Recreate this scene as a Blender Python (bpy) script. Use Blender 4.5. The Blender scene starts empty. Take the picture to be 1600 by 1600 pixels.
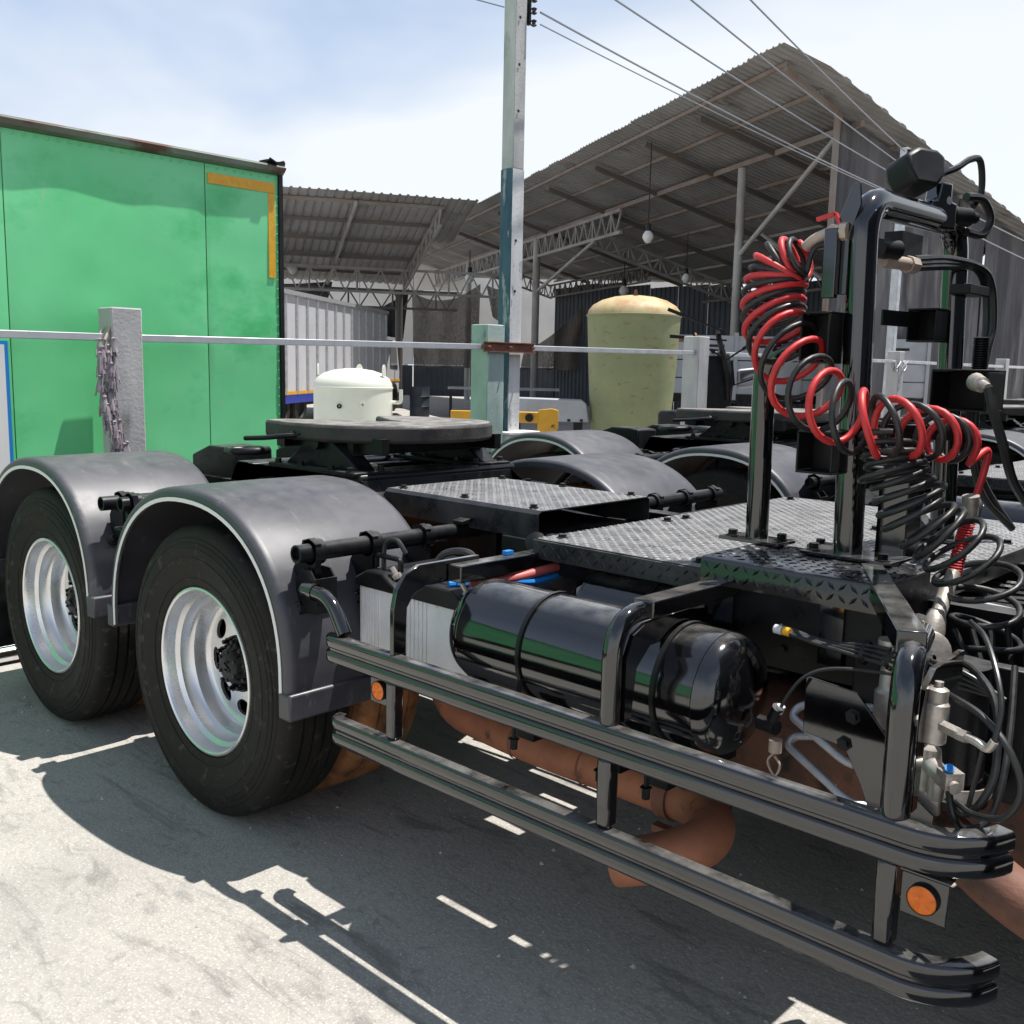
import bpy, bmesh, math, random
from mathutils import Vector, Matrix, noise
R = math.radians
PI = math.pi
random.seed(11)
SC = bpy.context.scene
COL = SC.collection

# ------------------------------------------------------------------ camera, sky, sun, exposure
YAW, PITCH, ROLL = 2.3259896, -0.1455532, 0.0208178
CAM = Vector((3.1007, -1.7347, 1.6045))
fw = Vector((math.cos(YAW)*math.cos(PITCH), math.sin(YAW)*math.cos(PITCH), math.sin(PITCH)))
rt = Vector((math.sin(YAW), -math.cos(YAW), 0))
up = rt.cross(fw)
rt2 = rt*math.cos(ROLL) + up*math.sin(ROLL)
up2 = up*math.cos(ROLL) - rt*math.sin(ROLL)
cd = bpy.data.cameras.new('camera')
cam = bpy.data.objects.new('camera', cd)
COL.objects.link(cam)
m = Matrix((rt2, up2, -fw)).transposed().to_4x4()
m.translation = CAM
cam.matrix_world = m
cd.sensor_fit = 'HORIZONTAL'
cd.sensor_width = 36.0
cd.lens = 36.0*1564.3/1600.0
cd.clip_start = 0.05
cd.clip_end = 3000
SC.camera = cam

SUN_TRAVEL = Vector((-0.15, -0.295, -1.0)).normalized()
to_sun = -SUN_TRAVEL
elev = math.asin(to_sun.z)
azim = math.atan2(to_sun.x, to_sun.y)
sd = bpy.data.lights.new('sun', 'SUN')
sd.energy = 5.0
sd.angle = R(0.5)
sd.color = (1.0, 0.965, 0.91)
so = bpy.data.objects.new('sun', sd)
COL.objects.link(so)
so.rotation_euler = SUN_TRAVEL.to_track_quat('-Z', 'Y').to_euler()
so.location = (0, 0, 30)

w = bpy.data.worlds.new('World')
SC.world = w
w.use_nodes = True
nt = w.node_tree
bg = nt.nodes['Background']
sky = nt.nodes.new('ShaderNodeTexSky')
sky.sky_type = 'NISHITA'
sky.sun_disc = False
sky.sun_elevation = elev
sky.sun_rotation = azim
sky.air_density = 1.0
sky.dust_density = 0.5
tc = nt.nodes.new('ShaderNodeTexCoord')
mp = nt.nodes.new('ShaderNodeMapping')
mp.inputs['Scale'].default_value = (1.0, 1.0, 1.8)
mp.inputs['Location'].default_value = (0.35, 0.1, 0.2)
nz = nt.nodes.new('ShaderNodeTexNoise')
nz.inputs['Scale'].default_value = 1.15
nz.inputs['Detail'].default_value = 5
nz.inputs['Roughness'].default_value = 0.55
nz.inputs['Distortion'].default_value = 0.6
rp = nt.nodes.new('ShaderNodeValToRGB')
rp.color_ramp.elements[0].position = 0.40
rp.color_ramp.elements[0].color = (0.0, 0.0, 0.0, 1)
rp.color_ramp.elements[1].position = 0.58
rp.color_ramp.elements[1].color = (1, 1, 1, 1)
mx = nt.nodes.new('ShaderNodeMix')
mx.data_type = 'RGBA'
hz = nt.nodes.new('ShaderNodeMix')
hz.data_type = 'RGBA'
hz.inputs['A'].default_value = (5.7, 7.0, 9.2, 1)
hz.inputs['B'].default_value = (9.9, 10.3, 10.7, 1)
nt.links.new(hz.outputs['Result'], mx.inputs['B'])
nt.links.new(tc.outputs['Generated'], mp.inputs['Vector'])
nt.links.new(mp.outputs[0], nz.inputs['Vector'])
nt.links.new(nz.outputs['Fac'], rp.inputs[0])
sz = nt.nodes.new('ShaderNodeSeparateXYZ')
nt.links.new(tc.outputs['Generated'], sz.inputs[0])
er = nt.nodes.new('ShaderNodeMapRange')
er.inputs['From Min'].default_value = 0.28
er.inputs['From Max'].default_value = 0.72
er.inputs['To Min'].default_value = 1.0
er.inputs['To Max'].default_value = 0.27
nt.links.new(sz.outputs['Z'], er.inputs['Value'])
ml = nt.nodes.new('ShaderNodeMath')
ml.operation = 'MULTIPLY'
nt.links.new(rp.outputs[0], hz.inputs['Factor'])
ml.inputs[0].default_value = 0.88
nt.links.new(er.outputs[0], ml.inputs[1])
nt.links.new(ml.outputs[0], mx.inputs['Factor'])
nt.links.new(sky.outputs[0], mx.inputs['A'])
nt.links.new(mx.outputs['Result'], bg.inputs['Color'])
bg.inputs['Strength'].default_value = 0.075

SC.render.engine = 'CYCLES'
SC.cycles.use_denoising = True
SC.cycles.max_bounces = 7
SC.cycles.caustics_reflective = False
SC.cycles.caustics_refractive = False
SC.view_settings.view_transform = 'Standard'
SC.view_settings.look = 'None'
SC.view_settings.gamma = 1.0
SC.view_settings.exposure = 0.45
SC.view_settings.use_curve_mapping = False

# ------------------------------------------------------------------ materials
MATS = {}
def lin(c):
    return tuple(((x/255)/12.92 if x/255 <= 0.04045 else ((x/255+0.055)/1.055)**2.4) for x in c)

def M(name, c, rough=0.5, metal=0.0, c2=None, vscale=3.0, stretch=(1, 1, 1), lo=0.35, hi=0.65, detail=6,
      bump=0.0, bscale=60.0, spots=None, sscale=8.0, slo=0.6, shi=0.68, sstretch=None, coat=0.0, rvar=0.0,
      spec=0.5, alpha=None, emit=None, world=False, dust=None, dustc=(0.21, 0.20, 0.185), scuff=None):
    mt = bpy.data.materials.new(name)
    mt.use_nodes = True
    t = mt.node_tree
    b = t.nodes['Principled BSDF']
    b.inputs['Base Color'].default_value = (*c, 1)
    b.inputs['Roughness'].default_value = rough
    b.inputs['Metallic'].default_value = metal
    b.inputs['Specular IOR Level'].default_value = spec
    b.inputs['Coat Weight'].default_value = coat
    b.inputs['Coat Roughness'].default_value = 0.06
    if emit:
        b.inputs['Emission Color'].default_value = (*c, 1)
        b.inputs['Emission Strength'].default_value = emit
    co = None
    def coords(st):
        nonlocal co
        if co is None:
            if world:
                g = t.nodes.new('ShaderNodeNewGeometry')
                co = g.outputs['Position']
            else:
                g = t.nodes.new('ShaderNodeTexCoord')
                co = g.outputs['Object']
        mpn = t.nodes.new('ShaderNodeMapping')
        mpn.inputs['Scale'].default_value = st
        t.links.new(co, mpn.inputs['Vector'])
        return mpn.outputs[0]
    def noi(scale, st, lo_, hi_, det=6):
        n = t.nodes.new('ShaderNodeTexNoise')
        n.inputs['Scale'].default_value = scale
        n.inputs['Detail'].default_value = det
        n.inputs['Roughness'].default_value = 0.6
        t.links.new(coords(st), n.inputs['Vector'])
        r = t.nodes.new('ShaderNodeMapRange')
        r.inputs['From Min'].default_value = lo_
        r.inputs['From Max'].default_value = hi_
        t.links.new(n.outputs['Fac'], r.inputs['Value'])
        return r.outputs[0], n
    last = None
    if c2 is not None:
        f, _ = noi(vscale, stretch, lo, hi, detail)
        x = t.nodes.new('ShaderNodeMix')
        x.data_type = 'RGBA'
        x.inputs['A'].default_value = (*c, 1)
        x.inputs['B'].default_value = (*c2, 1)
        t.links.new(f, x.inputs['Factor'])
        last = x.outputs['Result']
        if rvar:
            rr = t.nodes.new('ShaderNodeMapRange')
            rr.inputs['To Min'].default_value = rough
            rr.inputs['To Max'].default_value = min(1, rough+rvar)
            t.links.new(f, rr.inputs['Value'])
            t.links.new(rr.outputs[0], b.inputs['Roughness'])
    if spots is not None:
        f, _ = noi(sscale, sstretch or stretch, slo, shi, 8)
        x = t.nodes.new('ShaderNodeMix')
        x.data_type = 'RGBA'
        x.inputs['A'].default_value = (*c, 1)
        if last is not None:
            t.links.new(last, x.inputs['A'])
        x.inputs['B'].default_value = (*spots, 1)
        t.links.new(f, x.inputs['Factor'])
        last = x.outputs['Result']
    if scuff is not None:
        sc_c, sc_s, sc_st, sc_lo, sc_hi = scuff
        f, _ = noi(sc_s, sc_st, sc_lo, sc_hi, 9)
        x = t.nodes.new('ShaderNodeMix')
        x.data_type = 'RGBA'
        x.inputs['A'].default_value = (*c, 1)
        if last is not None:
            t.links.new(last, x.inputs['A'])
        x.inputs['B'].default_value = (*sc_c, 1)
        t.links.new(f, x.inputs['Factor'])
        last = x.outputs['Result']
    if dust is not None:
        gg = t.nodes.new('ShaderNodeNewGeometry')
        sx = t.nodes.new('ShaderNodeSeparateXYZ')
        t.links.new(gg.outputs['Normal'], sx.inputs[0])
        r = t.nodes.new('ShaderNodeMapRange')
        r.inputs['From Min'].default_value = 0.80
        r.inputs['From Max'].default_value = 0.99
        t.links.new(sx.outputs['Z'], r.inputs['Value'])
        f, _ = noi(14.0, (1, 1, 1), 0.30, 0.62, 6)
        mu = t.nodes.new('ShaderNodeMath')
        mu.operation = 'MULTIPLY'
        t.links.new(r.outputs[0], mu.inputs[0])
        t.links.new(f, mu.inputs[1])
        m2 = t.nodes.new('ShaderNodeMath')
        m2.operation = 'MULTIPLY'
        m2.inputs[1].default_value = dust
        t.links.new(mu.outputs[0], m2.inputs[0])
        x = t.nodes.new('ShaderNodeMix')
        x.data_type = 'RGBA'
        x.inputs['A'].default_value = (*c, 1)
        if last is not None:
            t.links.new(last, x.inputs['A'])
        x.inputs['B'].default_value = (*dustc, 1)
        t.links.new(m2.outputs[0], x.inputs['Factor'])
        last = x.outputs['Result']
    if last is not None:
        t.links.new(last, b.inputs['Base Color'])
    if bump:
        _, n = noi(bscale, (1, 1, 1), 0, 1, 3)
        bp = t.nodes.new('ShaderNodeBump')
        bp.inputs['Strength'].default_value = bump
        bp.inputs['Distance'].default_value = 0.01
        t.links.new(n.outputs['Fac'], bp.inputs['Height'])
        t.links.new(bp.outputs[0], b.inputs['Normal'])
    if alpha is not None:
        n = t.nodes.new('ShaderNodeTexNoise')
        n.inputs['Scale'].default_value = 18
        t.links.new(coords((1, 1, 1)), n.inputs['Vector'])
        r = t.nodes.new('ShaderNodeMapRange')
        r.inputs['From Min'].default_value = 0.3
        r.inputs['From Max'].default_value = 0.7
        r.inputs['To Min'].default_value = alpha[0]
        r.inputs['To Max'].default_value = alpha[1]
        t.links.new(n.outputs['Fac'], r.inputs['Value'])
        t.links.new(r.outputs[0], b.inputs['Alpha'])
    MATS[name] = mt
    return mt

BLK = M('black_gloss_paint', (0.0022, 0.0024, 0.003), 0.06, 0, c2=(0.005, 0.005, 0.006), vscale=4, rvar=0.07, bump=0.012, bscale=25, spec=0.9, coat=0.5,
        spots=(0.06, 0.06, 0.062), sscale=60, slo=0.74, shi=0.84, dust=0.6)
BLKD = M('black_chassis_paint', (0.004, 0.0045, 0.006), 0.24, 0, c2=(0.011, 0.011, 0.012), vscale=7, rvar=0.25, bump=0.05, bscale=40, dust=0.35, spec=0.28)
SATIN = M('black_satin_plastic', (0.040, 0.040, 0.048), 0.38, 0, c2=(0.072, 0.072, 0.084), vscale=2.4, stretch=(1, 1, 2), rvar=0.16, bump=0.035, bscale=220,
          spots=(0.20, 0.195, 0.19), sscale=9, slo=0.60, shi=0.85, sstretch=(1, 2.5, 1), spec=0.6, dust=0.25, scuff=((0.26, 0.25, 0.24), 40.0, (1, 0.25, 1), 0.70, 0.80))
RUB = M('tyre_rubber', (0.008, 0.008, 0.0082), 0.58, 0, c2=(0.020, 0.0175, 0.015), vscale=5, rvar=0.2, bump=0.12, bscale=60, spec=0.25,
        spots=(0.085, 0.072, 0.058), sscale=22, slo=0.58, shi=0.78)
RUBD = M('tyre_rubber_rust_dust', (0.035, 0.026, 0.020), 0.85, 0, c2=(0.40, 0.165, 0.055), vscale=5, lo=0.32, hi=0.55, bump=0.2, bscale=50)
RIM = M('silver_wheel_paint', (0.82, 0.82, 0.83), 0.24, 0.85, c2=(0.72, 0.72, 0.73), vscale=8, rvar=0.12, bump=0.01, bscale=120)
WHT = M('white_line_paint', (0.75, 0.75, 0.73), 0.45)
TREAD = M('black_tread_plate', (0.018, 0.019, 0.022), 0.24, 0.15, c2=(0.05, 0.05, 0.053), vscale=9, rvar=0.2, bump=0.03, bscale=80, dust=0.95, dustc=(0.30, 0.297, 0.295))
TREADB = M('black_gloss_tread_plate', (0.004, 0.0042, 0.005), 0.10, 0, c2=(0.010, 0.010, 0.011), vscale=9, rvar=0.1, bump=0.03, bscale=60, spec=0.8, dust=0.25)
WORN = M('worn_tread_tops', (0.20, 0.20, 0.203), 0.40, 0.1, c2=(0.08, 0.08, 0.082), vscale=7, rvar=0.2)
RUSTD = M('dirty_brown_muffler', (0.22, 0.095, 0.06), 0.7, 0, c2=(0.09, 0.05, 0.04), vscale=7, lo=0.4, hi=0.65, bump=0.25, bscale=40,
          spots=(0.02, 0.018, 0.016), sscale=9, slo=0.55, shi=0.68)
RUSTP = M('brown_primer_pipe', (0.43, 0.17, 0.092), 0.62, 0, c2=(0.27, 0.105, 0.06), vscale=6, lo=0.4, hi=0.7, bump=0.12, bscale=45,
          spots=(0.09, 0.05, 0.035), sscale=11, slo=0.60, shi=0.72)
BATT = M('battery_case_plastic', (0.82, 0.83, 0.84), 0.4, 0, c2=(0.72, 0.72, 0.71), vscale=10, spots=(0.35, 0.30, 0.22), sscale=9, slo=0.66, shi=0.8)
BLKP = M('black_plastic', (0.007, 0.007, 0.0075), 0.38, 0, c2=(0.015, 0.015, 0.015), vscale=12, rvar=0.15, spec=0.3)
ORG = M('amber_reflector', (0.85, 0.20, 0.015), 0.22, 0, c2=(0.70, 0.14, 0.01), vscale=60, bump=0.3, bscale=300)
REDH = M('red_hose_rubber', (0.62, 0.035, 0.04), 0.38, 0, c2=(0.50, 0.03, 0.03), vscale=25, rvar=0.15)
BLKH = M('black_hose_rubber', (0.012, 0.0125, 0.013), 0.34, 0, c2=(0.024, 0.024, 0.024), vscale=25, rvar=0.2)
BEIGE = M('beige_hose_fitting', (0.50, 0.42, 0.34), 0.5, 0.0, c2=(0.40, 0.33, 0.27), vscale=20)
ALU = M('cast_aluminium', (0.55, 0.51, 0.46), 0.42, 0.55, c2=(0.38, 0.34, 0.30), vscale=30, bump=0.1, bscale=150)
STEEL = M('galvanised_steel', (0.60, 0.61, 0.63), 0.38, 0.5, c2=(0.46, 0.47, 0.49), vscale=9, rvar=0.2)
CHROME = M('chrome_pipe', (0.80, 0.80, 0.82), 0.14, 1.0)
BRASS = M('brass_fitting', (0.55, 0.38, 0.20), 0.4, 0.4)
BLUE = M('blue_cable_plastic', (0.02, 0.22, 0.62), 0.35)
PINK = M('pink_cable_rubber', (0.55, 0.13, 0.12), 0.4)
GREEN = M('green_box_paint', (0.205, 0.71, 0.34), 0.34, 0, c2=(0.12, 0.62, 0.235), vscale=0.8, lo=0.36, hi=0.68, rvar=0.1,
          spots=(0.085, 0.53, 0.19), sscale=2.0, slo=0.57, shi=0.72, sstretch=(1, 0.7, 1), coat=0.1, world=True, scuff=((0.30, 0.55, 0.36), 7.0, (1, 3.5, 0.6), 0.64, 0.78))
GRAIL = M('aluminium_roof_rail', (0.20, 0.26, 0.20), 0.5, 0.2, c2=(0.13, 0.12, 0.09), vscale=4, spots=(0.10, 0.05, 0.03), sscale=5, slo=0.58, shi=0.66, stretch=(1, 0.4, 1))
YTAPE = M('yellow_tape', (0.80, 0.42, 0.02), 0.35, 0, c2=(0.68, 0.34, 0.02), vscale=30)
CONC = M('grey_concrete_post', (0.52, 0.51, 0.50), 0.9, 0, c2=(0.36, 0.355, 0.35), vscale=4, stretch=(1, 1, 0.35), bump=0.25, bscale=45,
         spots=(0.17, 0.165, 0.16), sscale=6, slo=0.62, shi=0.74, world=True)
CONCG = M('pale_green_weathered_concrete', (0.40, 0.50, 0.46), 0.85, 0, c2=(0.26, 0.36, 0.32), vscale=5, stretch=(1, 1, 0.4), bump=0.2, bscale=45,
          spots=(0.13, 0.17, 0.15), sscale=4, slo=0.58, shi=0.66, world=True)
POLEB = M('flaking_blue_paint', (0.022, 0.062, 0.10), 0.75, 0, c2=(0.06, 0.125, 0.17), vscale=8, stretch=(1, 1, 0.25),
          spots=(0.30, 0.33, 0.34), sscale=11, slo=0.57, shi=0.63, bump=0.25, bscale=50, world=True)
POLEW = M('flaking_white_paint', (0.70, 0.70, 0.69), 0.8, 0, c2=(0.55, 0.55, 0.54), vscale=8, stretch=(1, 1, 0.25),
          spots=(0.22, 0.24, 0.27), sscale=16, slo=0.62, shi=0.66, bump=0.25, bscale=50, world=True)
RUST = M('rusty_steel', (0.17, 0.065, 0.045), 0.8, 0, c2=(0.27, 0.13, 0.085), vscale=9, bump=0.2, bscale=60, world=True)
RUSTB = M('rust_brown_beam', (0.20, 0.135, 0.10), 0.75, 0, c2=(0.235, 0.215, 0.20), vscale=1.3, world=True)
GBEAM = M('grey_truss_steel', (0.34, 0.335, 0.32), 0.6, 0, c2=(0.24, 0.22, 0.20), vscale=1.2, world=True)
DBEAM = M('dark_rafter_steel', (0.10, 0.095, 0.09), 0.7, 0, c2=(0.15, 0.12, 0.10), vscale=1.2, world=True)
ROOF = M('weathered_roof_sheet', (0.29, 0.285, 0.28), 0.6, 0.1, c2=(0.20, 0.195, 0.19), vscale=0.6, spots=(0.11, 0.09, 0.08), sscale=1.1, slo=0.58, shi=0.75, world=True)
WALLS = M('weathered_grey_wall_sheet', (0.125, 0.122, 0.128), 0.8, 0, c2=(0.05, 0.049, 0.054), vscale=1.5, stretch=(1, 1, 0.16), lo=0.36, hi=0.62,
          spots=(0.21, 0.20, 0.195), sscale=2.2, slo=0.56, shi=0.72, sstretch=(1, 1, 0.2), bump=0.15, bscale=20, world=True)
COLM = M('grey_pipe_column', (0.42, 0.42, 0.41), 0.6, 0.1, c2=(0.28, 0.26, 0.24), vscale=2, stretch=(1, 1, 0.4), spots=(0.22, 0.12, 0.08), sscale=3, slo=0.60, shi=0.7, world=True)
CREAM = M('cream_tank_paint', (0.75, 0.76, 0.66), 0.38, 0, c2=(0.68, 0.70, 0.60), vscale=2)
OLIVE = M('olive_yellow_tank_paint', (0.235, 0.252, 0.125), 0.6, 0, c2=(0.185, 0.21, 0.105), vscale=2,
          spots=(0.20, 0.10, 0.045), sscale=6.5, slo=0.575, shi=0.72, sstretch=(1, 1, 2.2))
OLIVET = M('rust_stained_tank_top', (0.50, 0.40, 0.21), 0.6, 0, c2=(0.36, 0.17, 0.07), vscale=3.2, lo=0.45, hi=0.7)
BOXW = M('pale_grey_box_body', (0.60, 0.60, 0.62), 0.45, 0.0, c2=(0.52, 0.52, 0.54), vscale=1)
BLUEP = M('blue_stripe_paint', (0.03, 0.05, 0.32), 0.4)
YEL = M('yellow_machine_paint', (0.72, 0.36, 0.02), 0.5, 0, c2=(0.60, 0.30, 0.03), vscale=6, spots=(0.12, 0.08, 0.05), sscale=8, slo=0.64, shi=0.7)
DGLASS = M('dark_glass', (0.01, 0.012, 0.014), 0.06, 0, spec=0.8)
WALLW = M('white_building_wall', (0.72, 0.70, 0.66), 0.8, 0, c2=(0.60, 0.58, 0.55), vscale=0.4, world=True)
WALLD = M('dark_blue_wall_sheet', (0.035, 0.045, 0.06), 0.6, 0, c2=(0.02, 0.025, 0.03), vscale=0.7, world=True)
NETG = M('grey_shade_net', (0.10, 0.095, 0.085), 0.95, 0, c2=(0.16, 0.13, 0.10), vscale=2.5, stretch=(3, 3, 0.5), alpha=(0.78, 1.0), world=True)
NETB = M('black_shade_net', (0.010, 0.010, 0.011), 0.95, 0, c2=(0.02, 0.02, 0.02), vscale=2, world=True)
GLASSB = M('frosted_bulb_glass', (0.62, 0.62, 0.60), 0.2, 0)
TASS = M('faded_purple_tassel', (0.17, 0.13, 0.17), 0.95, 0, c2=(0.36, 0.33, 0.33), vscale=30, stretch=(1, 1, 0.3), world=True)
MIRR = M('mirror_glass', (0.75, 0.80, 0.85), 0.05, 1.0)
INSUL = M('dark_insulator', (0.03, 0.02, 0.02), 0.3)
WIRE = M('wire_sheath', (0.30, 0.31, 0.34), 0.4, 0.3)
LIGHTG = M('light_grey_panel', (0.38, 0.40, 0.43), 0.5, 0, c2=(0.30, 0.31, 0.33), vscale=2)

def ground_material():
    mt = bpy.data.materials.new('worn_concrete_yard')
    mt.use_nodes = True
    t = mt.node_tree
    b = t.nodes['Principled BSDF']
    g = t.nodes.new('ShaderNodeNewGeometry')
    def N(scale, st=(1, 1, 1), det=8, rough=0.62, rot=0, dist=0):
        mpn = t.nodes.new('ShaderNodeMapping')
        mpn.inputs['Scale'].default_value = st
        mpn.inputs['Rotation'].default_value = (0, 0, rot)
        t.links.new(g.outputs['Position'], mpn.inputs['Vector'])
        n = t.nodes.new('ShaderNodeTexNoise')
        n.inputs['Scale'].default_value = scale
        n.inputs['Detail'].default_value = det
        n.inputs['Roughness'].default_value = rough
        n.inputs['Distortion'].default_value = dist
        t.links.new(mpn.outputs[0], n.inputs['Vector'])
        return n.outputs['Fac']
    def ramp(f, lo, hi, a=0.0, bb=1.0):
        r = t.nodes.new('ShaderNodeMapRange')
        r.inputs['From Min'].default_value = lo
        r.inputs['From Max'].default_value = hi
        r.inputs['To Min'].default_value = a
        r.inputs['To Max'].default_value = bb
        t.links.new(f, r.inputs['Value'])
        return r.outputs[0]
    def mix(f, a, bb):
        x = t.nodes.new('ShaderNodeMix')
        x.data_type = 'RGBA'
        for k, v in (('A', a), ('B', bb)):
            if isinstance(v, tuple):
                x.inputs[k].default_value = (*v, 1)
            else:
                t.links.new(v, x.inputs[k])
        t.links.new(f, x.inputs['Factor'])
        return x.outputs['Result']
    base = mix(ramp(N(1.3), 0.35, 0.65), (0.425, 0.398, 0.362), (0.36, 0.337, 0.308))
    base = mix(ramp(N(34, det=6), 0.46, 0.70, 0, 0.50), base, (0.25, 0.232, 0.212))
    base = mix(ramp(N(120, det=3), 0.54, 0.68, 0, 0.7), base, (0.66, 0.64, 0.60))
    base = mix(ramp(N(150, det=2), 0.62, 0.72, 0, 0.6), base, (0.14, 0.13, 0.12))
    streak = N(2.6, (0.55, 2.4, 1), 9, 0.68, 0.5, 1.2)
    base = mix(ramp(streak, 0.545, 0.645, 0, 0.60), base, (0.15, 0.144, 0.135))
    base = mix(ramp(N(7.5, (1, 1.6, 1), 9, 0.72, 0.9, 0.8), 0.56, 0.67, 0, 0.52), base, (0.165, 0.158, 0.15))
    pat = N(0.42, det=5)
    base = mix(ramp(pat, 0.56, 0.70, 0, 0.40), base, (0.22, 0.21, 0.20))
    v = t.nodes.new('ShaderNodeTexVoronoi')
    v.feature = 'DISTANCE_TO_EDGE'
    v.inputs['Scale'].default_value = 0.9
    mpn = t.nodes.new('ShaderNodeVectorMath')
    mpn.operation = 'ADD'
    nn = t.nodes.new('ShaderNodeTexNoise')
    nn.inputs['Scale'].default_value = 3.0
    nn.inputs['Detail'].default_value = 6
    t.links.new(g.outputs['Position'], nn.inputs['Vector'])
    t.links.new(g.outputs['Position'], mpn.inputs[0])
    t.links.new(nn.outputs['Color'], mpn.inputs[1])
    t.links.new(mpn.outputs[0], v.inputs['Vector'])
    base = mix(ramp(v.outputs['Distance'], 0.0, 0.004, 0.30, 0.0), base, (0.12, 0.085, 0.08))
    t.links.new(base, b.inputs['Base Color'])
    b.inputs['Roughness'].default_value = 0.88
    bp = t.nodes.new('ShaderNodeBump')
    bp.inputs['Strength'].default_value = 0.45
    bp.inputs['Distance'].default_value = 0.008
    t.links.new(N(60, det=6), bp.inputs['Height'])
    t.links.new(bp.outputs[0], b.inputs['Normal'])
    return mt
GROUND = ground_material()

GREASE = M('dusty_greased_steel', (0.020, 0.020, 0.021), 0.45, 0.1, c2=(0.06, 0.055, 0.05), vscale=9, rvar=0.3, bump=0.25, bscale=35, dust=0.95, dustc=(0.30, 0.275, 0.25))

# ------------------------------------------------------------------ mesh helpers
def V(*a):
    return Vector(a if len(a) == 3 else a[0])

def fillet(pts, r, n=6):
    pts = [Vector(p) for p in pts]
    out = [pts[0]]
    rs = r if isinstance(r, (list, tuple)) else [r]*(len(pts)-2)
    for i in range(1, len(pts)-1):
        a = (pts[i-1]-pts[i]); b = (pts[i+1]-pts[i])
        d = min(rs[i-1], a.length*0.49, b.length*0.49)
        p0 = pts[i]+a.normalized()*d; p1 = pts[i]+b.normalized()*d
        for k in range(n+1):
            s = k/n
            out.append(p0*(1-s)**2 + pts[i]*2*s*(1-s) + p1*s*s)
    out.append(pts[-1])
    return out

def smooth(pts, n=8):
    P = [Vector(p) for p in pts]
    P = [P[0]*2-P[1]] + P + [P[-1]*2-P[-2]]
    out = []
    for i in range(1, len(P)-2):
        for k in range(n):
            s = k/n
            a, b, c, d = P[i-1], P[i], P[i+1], P[i+2]
            out.append(0.5*((2*b)+(c-a)*s+(2*a-5*b+4*c-d)*s*s+(3*b-a-3*c+d)*s**3))
    out.append(P[-2])
    return out

def frames(pts):
    T = []
    n = len(pts)
    for i in range(n):
        a = pts[max(0, i-1)]; b = pts[min(n-1, i+1)]
        T.append((b-a).normalized())
    ref = Vector((0, 0, 1)) if abs(T[0].z) < 0.9 else Vector((1, 0, 0))
    nrm = (ref-T[0]*ref.dot(T[0])).normalized()
    fr = []
    for i in range(n):
        nrm = (nrm-T[i]*nrm.dot(T[i]))
        nrm = nrm.normalized() if nrm.length > 1e-6 else T[i].orthogonal().normalized()
        fr.append((T[i], nrm, T[i].cross(nrm)))
    return fr

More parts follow.
